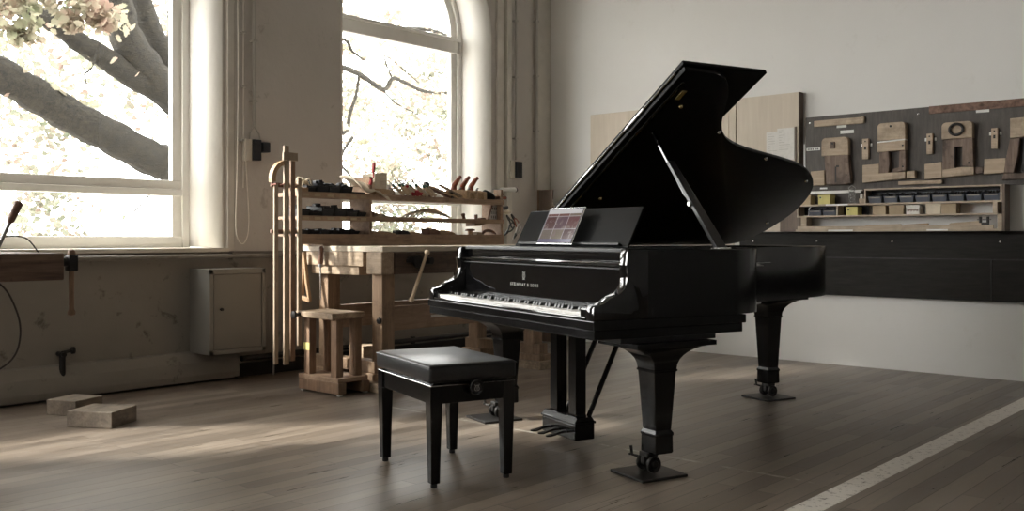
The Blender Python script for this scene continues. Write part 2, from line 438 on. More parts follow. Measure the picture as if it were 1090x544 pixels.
# lower plinth casing along the wall, ends before the cupboard's far edge
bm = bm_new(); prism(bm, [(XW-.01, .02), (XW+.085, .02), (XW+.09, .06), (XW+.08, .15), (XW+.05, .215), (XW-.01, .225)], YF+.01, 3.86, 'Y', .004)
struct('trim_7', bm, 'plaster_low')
bm = bm_new(); box(bm, XW-.01, XW+.03, 3.87, YB-.01, .0, .10, .004); struct('baseboard_left', bm, 'black_panel')
bm = bm_new(); tube(bm, [(XW+.05, YF+.05, .895), (XW+.05, YB-.05, .895)], .017, 10)
for y in (1.0, 3.83, 4.6): box(bm, XW+.001, XW+.06, y-.012, y+.012, .87, .92)
solo('service_pipe', bm, 'pipe_paint', 'long horizontal grey brown pipe running under the window sills', 'pipe', (XW+.05, 2, .895), smooth=40)
bm = bm_new(); tube(bm, [(XW+.05, 3.9, .14), (XW+.05, YB-.1, .14)], .022, 10)
for y in (4.3, 5.6): box(bm, XW+.031, XW+.06, y-.015, y+.015, .11, .17)
solo('heating_pipe', bm, 'dark_iron', 'dark low pipe along the wall foot behind the workbench', 'pipe', (XW+.05, 5.5, .14), smooth=40)
# valve stub on the plinth
t = thing('radiator_valve', 'dark pipe stub with tap handle on the wall below the left window', 'valve', (XW+.06, 2.60, .05))
bm = bm_new(); tube(bm, [(XW+.06, 2.60, .06), (XW+.06, 2.60, .30)], [.019, .019], 10); obj('stub', bm, 'dark_iron', t, 40, True)
bm = bm_new(); tube(bm, [(XW-.01, 2.60, .29), (XW+.09, 2.60, .29)], .016, 10); tube(bm, [(XW+.06, 2.595, .30), (XW+.06, 2.66, .31)], .010, 8)
lathe(bm, [(.010, 0), (.024, .004), (.024, .020), (.010, .024)], (XW+.06, 2.655, .31), (0, 1, 0), 10); obj('tap', bm, 'dark_iron', t, 40, True)

def conduit(y, z0, r=.011, name='conduit', lab='', x=XW+.03, clips=()):
    t = thing(name, lab, 'pipe', (x, y, z0))
    bm = bm_new(); tube(bm, [(x, y, z0), (x, y, ZC-.02)], r, 10); obj('pipe', bm, 'grey_paint' if r > .009 else 'sand_paint', t, 40, True)
    for z in clips:
        bm = bm_new(); box(bm, XW-.01, x+r+.004, y-.022, y+.022, z-.008, z+.008, .002); obj('clip', bm, 'grey_paint', t, world=True)
conduit(4.02, 1.86, .013, lab='pale vertical conduit above the switch box right of the left window', clips=(2.05, 2.5, 3.1))
conduit(3.93, 1.40, .006, lab='thin vertical cable pipe beside the left window moulding', clips=(1.75, 2.15, 2.55))
conduit(6.97, 1.79, .012, lab='vertical conduit above the small switch right of the arched window', clips=(2.0, 2.6, 3.15))
conduit(7.28, 0.2, .016, lab='tall vertical pipe nearest the room corner', clips=(1.2, 2.1, 2.65, 3.2))
# switch boxes
t = thing('switch_box', 'pale and black electrical switch box below the conduit near the left window', 'switch', (XW, 4.0, 1.6))
bm = bm_new(); box(bm, XW, XW+.06, 3.93, 3.985, 1.60, 1.76, .004); obj('housing', bm, 'white_paint', t, world=True)
bm = bm_new(); box(bm, XW, XW+.075, 3.985, 4.055, 1.605, 1.76, .004); obj('cover', bm, 'black_plastic', t, world=True)
bm = bm_new(); box(bm, XW, XW+.08, 4.065, 4.13, 1.67, 1.745, .006); obj('socket', bm, 'black_plastic', t, world=True)
bm = bm_new(); tube(bm, [(XW+.03, 3.98, 1.76), (XW+.03, 3.985, 1.81), (XW+.03, 4.02, 1.86), (XW+.03, 4.06, 1.81), (XW+.03, 4.08, 1.745)], .006, 8); obj('cable', bm, 'grey_paint', t, 40, True)
t = thing('switch_box', 'small pale and black wall switch right of the arched window', 'switch', (XW, 6.93, 1.6))
bm = bm_new(); box(bm, XW, XW+.06, 6.865, 6.925, 1.60, 1.78, .004); obj('housing', bm, 'white_paint', t, world=True)
bm = bm_new(); box(bm, XW, XW+.08, 6.928, 7.01, 1.615, 1.77, .004); obj('cover', bm, 'black_plastic', t, world=True)
# hanging cord loop
bm = bm_new()
lp = [(3.875, ZC-.1), (3.87, 3.0), (3.875, 2.2), (3.865, 1.5), (3.855, 1.15), (3.87, 1.03), (3.91, .985), (3.95, 1.03), (3.965, 1.15), (3.955, 1.35), (3.94, 1.6)]
tube(bm, [(XW+.045, p[0], p[1]) for p in catmull([(a, b_, 0) for a, b_ in lp], 5)], .0045, 6)
solo('pull_cord', bm, 'white_cable', 'thin white cord hanging in a loop below the switch box', 'cord', (XW+.045, 3.91, 1), smooth=40)

# ------------------------------------------------------------ wall cupboard
t = thing('wall_cupboard', 'grey metal wall cupboard mounted low between window and workbench', 'cupboard', (-6.07, 3.73, .22))
x0, x1, y0, y1, z0, z1 = XW-.0, -5.93, 3.51, 3.96, .215, .81
bm = bm_new(); box(bm, x0, x1-.012, y0, y1, z0, z1, .004)
for (a, b_, c_, d_) in ((y0, y0+.03, z0, z1), (y1-.03, y1, z0, z1), (y0, y1, z0, z0+.03), (y0, y1, z1-.035, z1)): box(bm, x1-.02, x1, a, b_, c_, d_, .002)
obj('body', bm, 'cabinet_paint', t, world=True)
bm = bm_new(); box(bm, x1-.013, x1-.004, y0+.034, y1-.034, z0+.036, z1-.040, .002); d = obj('door', bm, 'cabinet_paint', t, world=True)
bm = bm_new(); lathe(bm, [(.006, 0), (.006, .014), (.012, .018), (.010, .03)], (x1-.005, y0+.085, .53), (1, 0, 0), 12); obj('knob', bm, 'dark_iron', d, 40, True)

# ------------------------------------------------------------ wooden blocks on the floor
for (cx, cy, rz, lab, sx_, sy_) in ((-5.66, 2.47, .42, 'small wooden block on the floor nearest the window wall', .21, .22), (-5.20, 2.42, .55, 'small wooden block with dark end in front of the other block', .27, .24)):
    bm = bm_new(); box(bm, -sx_/2, sx_/2, -sy_/2, sy_/2, 0, .088, .004)
    local('wooden_block', bm, 'block_wood', lab, 'block', (cx, cy, .0), (0, 0, rz), 'loose wooden blocks on the floor')

# ------------------------------------------------------------ left bench with vise handle and tool
t = thing('workbench', 'rough wooden workbench at left edge with a vise handle on its end', 'workbench', (-4.4, 0.6, 0))
bm = bm_new(); box(bm, -4.85, -4.10, -.6, 1.745, .85, .965, .006); obj('bench_top', bm, 'left_bench_wood', t, world=True)
bm = bm_new(); box(bm, -4.80, -4.14, -.5, 1.0, .74, .85, .004); obj('apron', bm, 'left_bench_wood', t, world=True)
for (x, y) in ((-4.2, -.4), (-4.75, -.4), (-4.2, .85), (-4.75, .85)):
    bm = bm_new(); box(bm, x-.045, x+.045, y-.045, y+.045, 0, .86, .004); obj('leg', bm, 'bench_leg', t, world=True)
bm = bm_new(); tube(bm, [(-4.17, 1.70, .925), (-4.17, 1.82, .925)], .020, 12); box(bm, -4.195, -4.145, 1.785, 1.825, .885, .955, .006); v_ = obj('vise_screw', bm, 'dark_iron', t, 40, True)
bm = bm_new(); lathe(bm, [(.004, 0), (.016, .006), (.018, .018), (.012, .03), (.011, .04), (.012, .245), (.015, .255), (.018, .268), (.014, .285), (.004, .29)], (-4.17, 1.805, .69), (0, 0, 1), 12); obj('vise_handle', bm, 'brown_strip', v_, 40, True)
# tool with dark wooden grip leaning up from the bench
t = thing('hand_tool', 'long steel lever tool with dark wooden grip standing on left bench', 'tool', (-4.2, 1.45, .965))
bm = bm_new(); tube(bm, [(-4.14, 1.485, .965), (-4.12, 1.538, 1.10)], .008, 10); obj('shaft', bm, 'steel', t, 40, True)
bm = bm_new(); d_ = Vector((.02, .05, .135)).normalized(); lathe(bm, [(.010, 0), (.014, .01), (.017, .06), (.018, .085), (.010, .095)], Vector((-4.12, 1.538, 1.10))-d_*.01, d_, 12); obj('grip', bm, 'tool_wood_dark', t, 40, True)
t = thing('clamp', 'red metal clamp lying at the edge of the left bench', 'clamp', (-4.2, 1.36, .965))
bm = bm_new(); box(bm, -4.22, -4.18, 1.36, 1.47, .965, .985, .004); box(bm, -4.215, -4.185, 1.465, 1.485, .965, 1.10, .004); obj('frame', bm, 'dark_iron', t, world=True)
bm = bm_new(); lathe(bm, [(.008, 0), (.014, .02), (.013, .06), (.006, .075)], (-4.2, 1.478, 1.08), (0, .15, 1), 12); obj('handle', bm, 'red_paint', t, 40, True)
bm = bm_new(); tube(bm, catmull([(-4.16, 1.50, .85), (-4.12, 1.53, .80), (-4.11, 1.565, .70), (-4.11, 1.57, .62), (-4.11, 1.55, .55), (-4.12, 1.50, .50), (-4.15, 1.40, .45), (-4.2, 1.2, .38), (-4.3, 1.0, .2), (-4.4, .9, .004)], 6), .004, 6)
solo('power_cable', bm, 'black_rubber_cable', 'thin brown cable drooping from the left bench', 'cable', (-4.2, 1.4, .5), smooth=40)
bm = bm_new(); tube(bm, catmull([(-4.22, 1.46, .975), (-4.18, 1.52, 1.03), (-4.14, 1.60, 1.03), (-4.13, 1.65, .97)], 6), .003, 6)
solo('thin_wire', bm, 'black_rubber_cable', 'short thin wire arching above the left bench beside the lever tool', 'wire', (-4.2, 1.5, .965), smooth=40)

# ------------------------------------------------------------ grand piano (local frame: x to the treble, y to the tail)
PO = (-2.983, 3.736, 0); PR = math.radians(-19.42)
piano = thing('grand_piano', 'black concert grand piano with its lid raised on the prop', 'piano', PO, PR)
HA = .825
tail = [(-.825, 1.72), (-.80, 1.85), (-.73, 1.93), (-.60, 1.99), (-.45, 2.02), (-.30, 2.01), (-.16, 1.96), (-.05, 1.88), (.04, 1.77), (.115, 1.62), (.165, 1.44), (.205, 1.26), (.255, 1.06), (.325, .90), (.43, .785), (.56, .705), (.68, .635), (.775, .55), (.815, .47)]
def outline(front, off=0.0):
    pts = [(-HA, front), (-HA, 1.6)]
    sm = [(p.x, p.y) for p in catmull([(a, b_, 0) for a, b_ in tail], 4)]
    pts += sm + [(HA, .38), (HA, front)]
    if off:
        out = []; n = len(pts)
        for i, p in enumerate(pts):
            q0 = pts[max(i-1, 0)]; q1 = pts[min(i+1, n-1)]
            d_ = Vector((q1[0]-q0[0], q1[1]-q0[1])); d_.normalize()
            nn = Vector((d_.y, -d_.x))       # inward for this winding (clockwise seen from above)
            out.append((p[0]+nn.x*off, p[1]+nn.y*off))
        return out
    return pts
RZ0, RZ1 = .690, .980
o_, i_ = outline(-.10), outline(-.10, .055)
bm = bm_new()
for k in range(len(o_)-1):
    pass
ro = [bm.verts.new((p[0], p[1], RZ0)) for p in o_]; rt = [bm.verts.new((p[0], p[1], RZ1)) for p in o_]
io = [bm.verts.new((p[0], p[1], RZ0)) for p in i_]; it = [bm.verts.new((p[0], p[1], RZ1)) for p in i_]
for k in range(len(o_)-1):
    bm.faces.new((ro[k], ro[k+1], rt[k+1], rt[k])); bm.faces.new((io[k], io[k+1], it[k+1], it[k]))
    bm.faces.new((rt[k], rt[k+1], it[k+1], it[k])); bm.faces.new((ro[k], ro[k+1], io[k+1], io[k]))
for k in (0, -1): bm.faces.new((ro[k], rt[k], it[k], io[k]))
bmesh.ops.recalc_face_normals(bm, faces=bm.faces[:])
te = [e for e in bm.edges if all(abs(v_.co.z-RZ1) < 1e-5 for v_ in e.verts) and len(e.link_faces) == 2 and any(abs(f_.normal.z) < .5 for f_ in e.link_faces)]
bmesh.ops.bevel(bm, geom=te, offset=.005, segments=2, profile=.5, affect='EDGES')
obj('rim', bm, 'ebony_lacquer', piano, 35)
# soundboard, iron plate and strings inside the rim
bm = bm_new(); prism(bm, outline(-.08, .05), .715, .725, 'Z'); obj('soundboard', bm, 'plywood', piano)
bm = bm_new(); prism(bm, outline(.22, .075), .872, .884, 'Z')
for a, b0, b1 in ((-.70, .3, 1.7), (-.42, .3, 1.85), (-.1, .3, 1.75), (.12, .3, 1.3), (.45, .3, .72)): box(bm, a-.015, a+.015, b0, b1, .884, .918, .004)
obj('iron_plate', bm, 'gold_plate', piano, 30)
bm = bm_new()
for k in range(44):
    a = -.66+k*.031; b1 = 1.78 if a < -.1 else 1.75-(a+.1)*1.75
    if a > .35: b1 = max(.62, .95-(a-.35)*.8)
    box(bm, a-.0011, a+.0011, .30, b1, .896, .898)
sg = obj('strings', bm, 'steel', piano, kind='stuff')

# cheeks: the case sides drop in a scroll to the arms
def cheek(s):
    prof = [(-.375, .690), (-.375, .738), (-.371, .747), (-.362, .751), (-.335, .756), (-.312, .766), (-.290, .781), (-.268, .790), (-.246, .797), (-.226, .812), (-.212, .836), (-.206, .865), (-.209, .895), (-.211, .915), (-.207, .94), (-.2035, .972), (-.198, .980), (-.095, .980), (-.095, .690)]
    sm = [(p.x, p.y) for p in catmull([(a, b_, 0) for a, b_ in prof[3:16]], 3)]
    poly = prof[:3]+sm+prof[16:]
    bm = bm_new(); x0, x1 = (HA-.058, HA) if s > 0 else (-HA, -HA+.058)
    prism(bm, poly, x0, x1, 'X', .004)
    obj('cheek', bm, 'ebony_gloss', piano, 35)
cheek(1); cheek(-1)
# keybed with stepped mouldings
bm = bm_new(); box(bm, -HA-.008, HA+.006, -.379, .44, .650, .6885, .004); obj('keybed_moulding', bm, 'ebony_lacquer', piano)
bm = bm_new(); box(bm, -HA+.002, HA-.002, -.372, .425, .610, .650, .003); obj('keybed', bm, 'ebony_lacquer', piano)
bm = bm_new(); box(bm, -.76, .76, -.375, -.346, .688, .702, .004); obj('key_slip', bm, 'ebony_gloss', piano)
bm = bm_new(); box(bm, -.62, .62, -.22, .30, .588, .611, .003); box(bm, -.20, .20, -.06, .50, .575, .60, .003); obj('bottom_beam', bm, 'ebony_satin', piano)
# key blocks
for x0, x1 in ((-.768, -.742), (.702, .768)):
    bm = bm_new(); box(bm, x0, x1, -.362, -.19, .688, .735, .004)
    obj('key_block', bm, 'ebony_gloss', piano)
# keys
KX0, KX1 = -.740, .700; KW = (KX1-KX0)/52
bmk = bm_new(); box(bmk, .0006, KW-.0006, -.346, -.185, .692, .716, .0015); box(bmk, .0006, KW-.0006, -.349, -.345, .708, .716, .001)
wk = obj('white_key', bmk, 'ivory', piano)
bmk = bm_new(); prism(bmk, [(-.300, .712), (-.292, .731), (-.183, .734), (-.183, .712)], -.0074, .0074, 'X', .0015)
bk = obj('black_key', bmk, 'black_key', piano)
pat = [1, 0, 1, 1, 0, 1, 1]      # sharps after A B C D E F G of the pattern starting on A
firstb = True
for k in range(52):
    if k: d_ = wk.copy(); C.objects.link(d_); d_.location.x = KX0+k*KW
    if pat[k % 7] and k < 51:
        off = KX0+(k+1)*KW
        if firstb: bk.location.x = off; firstb = False
        else: e_ = bk.copy(); C.objects.link(e_); e_.location.x = off
wk.location.x = KX0
# fallboard (open, name side showing)
fa = math.atan2(.07, .175)
bm = bm_new(); prism(bm, [(-.180, .720), (-.165, .718), (-.155, .908), (-.176, .908)], -.764, .764, 'X', .003)
fb = obj('fallboard', bm, 'ebony_gloss', piano)
bm = bm_new(); prism(bm, [(-.205, .9185), (-.198, .924), (-.13, .928), (-.10, .928), (-.10, .904), (-.19, .908), (-.203, .912)], -.764, .764, 'X', .002)
obj('fallboard_lip', bm, 'ebony_gloss', piano)
bm = bm_new(); box(bm, -.764, .764, -.186, -.176, .893, .899, .001); obj('felt_strip', bm, 'ebony_satin', piano)
bm = bm_new(); box(bm, -.764, .764, -.168, -.11, .927, .979, .003); obj('front_stretcher', bm, 'ebony_gloss', piano)
bm = bm_new(); box(bm, -.76, .76, -.185, -.165, .966, .982, .003); box(bm, -.76, .76, -.17, .20, .970, .984, .003); obj('music_shelf', bm, 'ebony_satin', piano)
# maker's name and lyre emblem on the fallboard
def text_mesh(body, size, name, mat, parent, loc, rot, ext=.0006, space=1.0, align='CENTER'):
    cu = bpy.data.curves.new(name, 'FONT'); cu.body = body; cu.size = size; cu.extrude = ext; cu.align_x = align; cu.space_character = space
    to = bpy.data.objects.new(name, cu); C.objects.link(to)
    dg = bpy.context.evaluated_depsgraph_get(); me = bpy.data.meshes.new_from_object(to.evaluated_get(dg))
    bpy.data.objects.remove(to); me.materials.clear(); me.materials.append(MATS[mat])
    o = bpy.data.objects.new(name, me); C.objects.link(o); o.parent = parent; o.location = loc; o.rotation_euler = rot
    return o
tilt = math.atan2(.004, .188)
text_mesh('STEINWAY & SONS', .022, 'maker_name', 'emblem_silver', fb, (-.095, -.1795, .787), (PI/2-tilt, 0, 0), space=1.6)
bm = bm_new()
for s in (-1, 1):
    tube(bm, [(s*p[0], p[1], 0) for p in catmull([(.004, .0, 0), (.013, .004, 0), (.016, .013, 0), (.012, .024, 0), (.011, .032, 0), (.016, .040, 0)], 4) for p in [(p.x, p.y)]], .0014, 6)
for x in (-.005, 0, .005): tube(bm, [(x, .006, 0), (x, .036, 0)], .0008, 5)
box(bm, -.012, .012, .033, .0355, -.001, .001); box(bm, -.010, .010, -.004, -.001, -.001, .001); box(bm, -.014, .014, -.010, -.007, -.001, .001)
e_ = obj('lyre_emblem', bm, 'emblem_silver', fb, 40); e_.location = (-.098, -.1790, .828); e_.rotation_euler = (PI/2-tilt, 0, 0); e_.scale = (.8, .8, .8)

# music desk, tilted back
dt = math.atan2(.095, .19)
bm = bm_new(); prism(bm, [(-.565, 0), (-.553, .205), (-.548, .212), (.488, .212), (.494, .207), (.496, 0)], -.006, .006, 'Y', .003)
md = obj('music_desk', bm, 'desk_satin', piano); md.location = (0, .035, .984); md.rotation_euler = (-dt, 0, 0)
bm = bm_new(); box(bm, -.50, .45, -.030, -.006, 0, .012, .003); obj('desk_ledge', bm, 'ebony_satin', md)

# lid hinged on the bass side, raised 31 degrees
LA = math.radians(29.6); BF = .27
lp = [(0, BF), (0, 1.6)] + [(a+.825, b_) for a, b_ in [(p.x, p.y) for p in catmull([(a, b_, 0) for a, b_ in tail], 4)]]
lp = [(a*1.008, b_) for a, b_ in lp] + [(1.655, .40), (1.655, BF)]
bm = bm_new(); prism(bm, lp, 0, .024, 'Z', .004)
lid = obj('lid', bm, 'lid_satin', piano, 30); lid.location = (-HA, 0, .9805); lid.rotation_euler = (0, -LA, 0)
bm = bm_new(); box(bm, .0, 1.665, BF-.004, BF+.51, .030, .052, .005)
obj('front_flap', bm, 'lid_satin', lid)
bm = bm_new(); tube(bm, [(.05, BF-.008, .028), (1.60, BF-.008, .028)], .0045, 8)
for k in range(3): tube(bm, [(.15+k*.5, BF-.008, .028), (.32+k*.5, BF-.008, .028)], .008, 10)
obj('piano_hinge', bm, 'chrome', lid, 40)
bm = bm_new(); box(bm, .06, 1.58, BF+.03, BF+.048, -.010, .001, .003); obj('lid_batten', bm, 'ebony_gloss', lid)
for (s, b_) in ((1.40, .42), (1.22, .80), (1.01, 1.30), (.80, 1.80), (.30, 1.90), (.55, .45), (.30, .40)):
    bm = bm_new(); lathe(bm, [(.010, 0), (.012, -.004), (.008, -.012), (.003, -.014)], (s, b_, 0), (0, 0, 1), 10)
    obj('lid_button', bm, 'chrome' if b_ > .5 else 'brass', lid, 40)
bm = bm_new(); box(bm, 1.45, 1.52, .345, .375, -.010, .0, .003); obj('prop_catch', bm, 'brass', lid)
# prop: broad lower arm and slim upper arm
pt = Vector((-HA+1.19*math.cos(LA), .39, .9805+1.19*math.sin(LA)-.006)); pb = Vector((.775, .345, .976)); dd = (pt-pb)
def flat_bar(p, q, w0, w1, th):
    d_ = (q-p).normalized(); side = Vector((0, 1, 0)); side = (side-d_*side.dot(d_)).normalized(); nrm = d_.cross(side)
    bm = bm_new(); rings = []
    for c_, w_ in ((p, w0), (q, w1)):
        rings.append([c_+side*sx_*w_+nrm*sy_*th for sx_, sy_ in ((-1, -1), (1, -1), (1, 1), (-1, 1))])
    loft(bm, rings)
    bmesh.ops.bevel(bm, geom=bm.edges[:], offset=.003, segments=2, profile=.5, affect='EDGES')
    return bm
pm = pb+dd*.72
obj('lid_prop', flat_bar(pb, pm, .030, .019, .010), 'ebony_satin', piano)
obj('lid_prop', flat_bar(pb+dd*.45+Vector((-.012, 0, -.012)), pt, .012, .009, .008), 'ebony_gloss', piano)
bm = bm_new(); lathe(bm, [(.006, 0), (.012, .004), (.010, .012)], pb+dd*.36+Vector((0, -.026, 0)), (0, -1, 0), 10); obj('prop_pin', bm, 'chrome', piano, 40)
bm = bm_new(); box(bm, .74, .80, .31, .38, .960, .986, .003); obj('prop_socket', bm, 'chrome', piano)

# legs with flared capital, foot block and twin caster
def leg(x, y, ztop, capx, capy, ox, oy):
    bm = bm_new(); rings = []
    prof = []
    for k in range(9):                       # concave quarter flare
        a = k/8*PI/2; prof.append((1-math.sin(a), math.cos(a)))
    zc = ztop-.125
    for fl, up in prof: rings.append((.060+capx*fl, .060+capy*fl, zc+.105*(up)))
    rr = [(capx+.060, capy+.060, ztop)]+rings
    rr += [(.063, .063, zc-.001), (.063, .063, zc-.008), (.058, .058, zc-.012), (.045, .042, .205), (.044, .041, .200), (.052, .050, .186), (.052, .050, .178), (.049, .047, .172), (.050, .048, .104), (.046, .044, .098)]
    loft(bm, [[(sx_*hx, sy_*hy, z) for sx_, sy_ in ((-1, -1), (1, -1), (1, 1), (-1, 1))] for hx, hy, z in rr])
    bmesh.ops.translate(bm, verts=bm.verts[:], vec=(x, y, 0))
    L = obj('leg', bm, 'ebony_lacquer', piano, 25)
    bm = bm_new()
    cx, cy = ox, oy
    box(bm, cx-.030, cx+.030, cy-.030, cy+.030, .078, .100, .004); tube(bm, [(cx, cy, .10), (cx, cy, .06)], .014, 10)
    tube(bm, [(cx-.050, cy, .049), (cx+.050, cy, .049)], .009, 10); box(bm, cx-.012, cx+.012, cy-.035, cy+.035, .045, .082, .005)
    tube(bm, [(cx-.035, cy-.03, .075), (cx-.060, cy-.045, .080), (cx-.064, cy-.048, .118)], .007, 8); tube(bm, [(cx-.07, cy-.05, .08), (cx-.09, cy-.03, .078)], .005, 8)
    fork = obj('caster_fork', bm, 'dark_iron', L, 40)
    for s in (-1, 1):
        bm = bm_new(); lathe(bm, [(.014, -.016), (.016, -.014), (.020, -.006), (.031, -.011), (.035, -.008), (.036, 0), (.035, .008), (.031, .011), (.020, .006), (.016, .014), (.014, .016)], (cx+s*.036, cy, .049), (1, 0, 0), 20)
        obj('caster_wheel', bm, 'dark_iron', L, 40)
LEGS = [(.735, .015, .588, .085, .15, .7105, -.012), (-.69, .045, .588, .085, .15, -.72, 0.0), (-.515, 1.865, .655, .10, .13, -.512, 1.863)]
for q in LEGS: leg(*q)
for (x0, x1, y0, y1, z0, z1) in ((.56, .822, -.24, .27, .588, .612), (-.822, -.56, -.24, .27, .588, .612), (-.66, -.22, 1.50, 1.955, .668, .691), (-.64, -.28, 1.52, 1.94, .652, .670)):
    bm = bm_new(); box(bm, x0, x1, y0, y1, z0, z1, .003); obj('leg_plate', bm, 'ebony_satin', piano)
bm = bm_new()
for (x0, y0, x1, y1) in ((-.7, .42, -.5, 1.5), (.5, .42, -.1, 1.35), (0, .42, -.25, 1.55)):
    p, q = Vector((x0, y0, .65)), Vector((x1, y1, .65)); d_ = (q-p).normalized(); nn = Vector((-d_.y, d_.x, 0))*.045
    loft(bm, [[p-nn, p+nn, p+nn+Vector((0, 0, .06)), p-nn+Vector((0, 0, .06))], [q-nn, q+nn, q+nn+Vector((0, 0, .06)), q-nn+Vector((0, 0, .06))]])
obj('back_posts', bm, 'ebony_satin', piano)

# pedal lyre
bm = bm_new(); box(bm, -.160, .155, -.035, .078, .040, .118, .005); box(bm, -.166, .161, -.041, .084, .118, .130, .004); prism(bm, [(-.036, .130), (-.022, .150), (.064, .150), (.079, .130)], -.158, .153, 'X', .002)
lyre = obj('pedal_box', bm, 'ebony_lacquer', piano)
for x in (-.088, .088):
    bm = bm_new(); loft(bm, [[(x+sx_*h, .020+sy_*h2, z) for sx_, sy_ in ((-1, -1), (1, -1), (1, 1), (-1, 1))] for h, h2, z in ((.036, .032, .148), (.034, .030, .16), (.034, .030, .60))])
    bmesh.ops.bevel(bm, geom=bm.edges[:], offset=.002, segments=1, affect='EDGES')
    obj('lyre_post', bm, 'ebony_lacquer', piano)
for x in (-.075, 0, .075):
    bm = bm_new()
    P_ = [(-.030, .075, .007, .006), (-.055, .076, .007, .006), (-.085, .072, .009, .005), (-.110, .066, .012, .004), (-.130, .063, .013, .004), (-.146, .063, .010, .003), (-.152, .063, .004, .002)]
    loft(bm, [[(x+hw*sx_, y, z+hz*sy_) for sx_, sy_ in ((-1, -1), (1, -1), (1, 1), (-1, 1))] for y, z, hw, hz in P_])
    obj('pedal', bm, 'brass' if False else 'dark_iron', piano, 50)
for x in (-.10, .10):
    bm = bm_new(); tube(bm, [(x, .075, .135), (x, .30, .59)], .013, 10); obj('lyre_brace', bm, 'ebony_lacquer', piano, 40)
for x in (-.035, 0, .035):
    bm = bm_new(); tube(bm, [(x, .05, .14), (x, .05, .59)], .003, 6); obj('pedal_rod', bm, 'brass', piano, 40)

# square plates under the three casters
PM = Matrix.Translation(PO) @ Matrix.Rotation(PR, 4, 'Z')
for (x, y, lab) in ((.7225, 0, 'square black floor plate under the piano leg nearest the viewer'), (-.7225, 0, 'square black floor plate under the piano leg behind the stool'), (-.50, 1.875, 'square black floor plate under the leg at the tail of the piano')):
    bm = bm_new(); box(bm, -.12, .12, -.12, .12, 0, .012, .003)
    p = PM @ Vector((x-.012, y-.012, 0)); local('floor_plate', bm, 'dark_iron', lab, 'plate', p, (0, 0, PR), 'plates under the piano casters')

# tablet standing against the music desk
tl = PM @ Vector((-.075, -.018, .9965))
tb = thing('tablet', 'tablet leaning on the piano music desk showing a grid of pictures', 'tablet', tl, PR, None)
TR = (-math.atan2(.088, .19), 0, 0)
bm = bm_new(); box(bm, -.172, .172, -.0035, .0035, 0, .205, .003); body = obj('case', bm, 'chrome', tb); body.rotation_euler = TR
bm = bm_new(); box(bm, -.168, .168, -.0045, -.0034, .003, .202, .0005); bz = obj('bezel', bm, 'black_plastic', tb); bz.rotation_euler = TR
m, nt, b = new_mat('tablet_screen')
tc = nt.nodes.new('ShaderNodeTexCoord'); sx = nt.nodes.new('ShaderNodeSeparateXYZ'); nt.links.new(tc.outputs['Generated'], sx.inputs[0])
cb = nt.nodes.new('ShaderNodeCombineXYZ')
nt.links.new(math_n(nt, 'FLOOR', math_n(nt, 'MULTIPLY', sx.outputs[0], 3.0)), cb.inputs[0]); nt.links.new(math_n(nt, 'FLOOR', math_n(nt, 'MULTIPLY', sx.outputs[2], 2.6)), cb.inputs[1])
f = noise(nt, coords(nt, (28, 1, 30)), 1, 3, .5, .5); h = nt.nodes.new('ShaderNodeTexWhiteNoise'); h.noise_dimensions = '2D'; nt.links.new(cb.outputs[0], h.inputs['Vector'])
tile = ramp(nt, h.outputs['Value'], [(0, (.05, .015, .02)), (.3, (.12, .012, .015)), (.5, (.22, .06, .025)), (.7, (.06, .05, .11)), (.9, (.22, .17, .12))])
cc = mixc(nt, ramp(nt, f, [(.54, (0, 0, 0)), (.64, (1, 1, 1))]), tile, (.26, .19, .18))
fx = math_n(nt, 'FRACT', math_n(nt, 'MULTIPLY', sx.outputs[0], 3.0)); fz = math_n(nt, 'FRACT', math_n(nt, 'MULTIPLY', sx.outputs[2], 2.6))
gut = math_n(nt, 'MAXIMUM', math_n(nt, 'LESS_THAN', fx, .05), math_n(nt, 'LESS_THAN', fz, .05))
cc = mixc(nt, gut, cc, (.55, .52, .55))
cc = mixc(nt, math_n(nt, 'GREATER_THAN', sx.outputs[2], .86), cc, (.80, .78, .78))
cc = mixc(nt, math_n(nt, 'LESS_THAN', sx.outputs[2], .10), cc, (.16, .14, .24))
nt.links.new(cc, b.inputs['Emission Color']); b.inputs['Emission Strength'].default_value = .26; b.inputs['Specular IOR Level'].default_value = .15; b.inputs['Base Color'].default_value = (.01, .01, .01, 1); b.inputs['Roughness'].default_value = .1
bm = bm_new(); box(bm, -.160, .160, -.0052, -.0044, .009, .196); s_ = obj('screen', bm, 'tablet_screen', tb); s_.rotation_euler = TR

# ------------------------------------------------------------ piano stool
SO = (-3.051, 2.960, 0); SRr = math.radians(-19.0)
st_ = thing('piano_stool', 'black piano stool with padded leather seat and side knobs', 'stool', SO, SRr)
bm = bm_new(); box(bm, -.302, .302, -.205, .205, .432, .508, .016)
for v_ in bm.verts:
    if v_.co.z > .49: v_.co.z += .010*(1-(v_.co.x/.302)**2)*(1-(v_.co.y/.205)**2)
plain('seat_leather', (.022, .022, .023), .36, var=.2, scale=80)
cu = obj('seat_cushion', bm, 'seat_leather', st_, 60)
bm = bm_new(); pts = [(-.300, -.203), (.300, -.203), (.300, .203), (-.300, .203)]
tube(bm, [(x, y, .498) for x, y in pts+[pts[0]]], .003, 6); obj('piping', bm, 'seat_leather', cu, 60)
bm = bm_new(); box(bm, -.272, .272, -.175, .175, .418, .434, .003); obj('seat_frame', bm, 'ebony_gloss', st_)
bm = bm_new(); box(bm, -.285, .285, -.190, -.168, .345, .420, .003); box(bm, -.285, .285, .168, .190, .345, .420, .003)
box(bm, -.290, -.268, -.185, .185, .345, .420, .003); box(bm, .268, .290, -.185, .185, .345, .420, .003); obj('apron', bm, 'ebony_lacquer', st_)
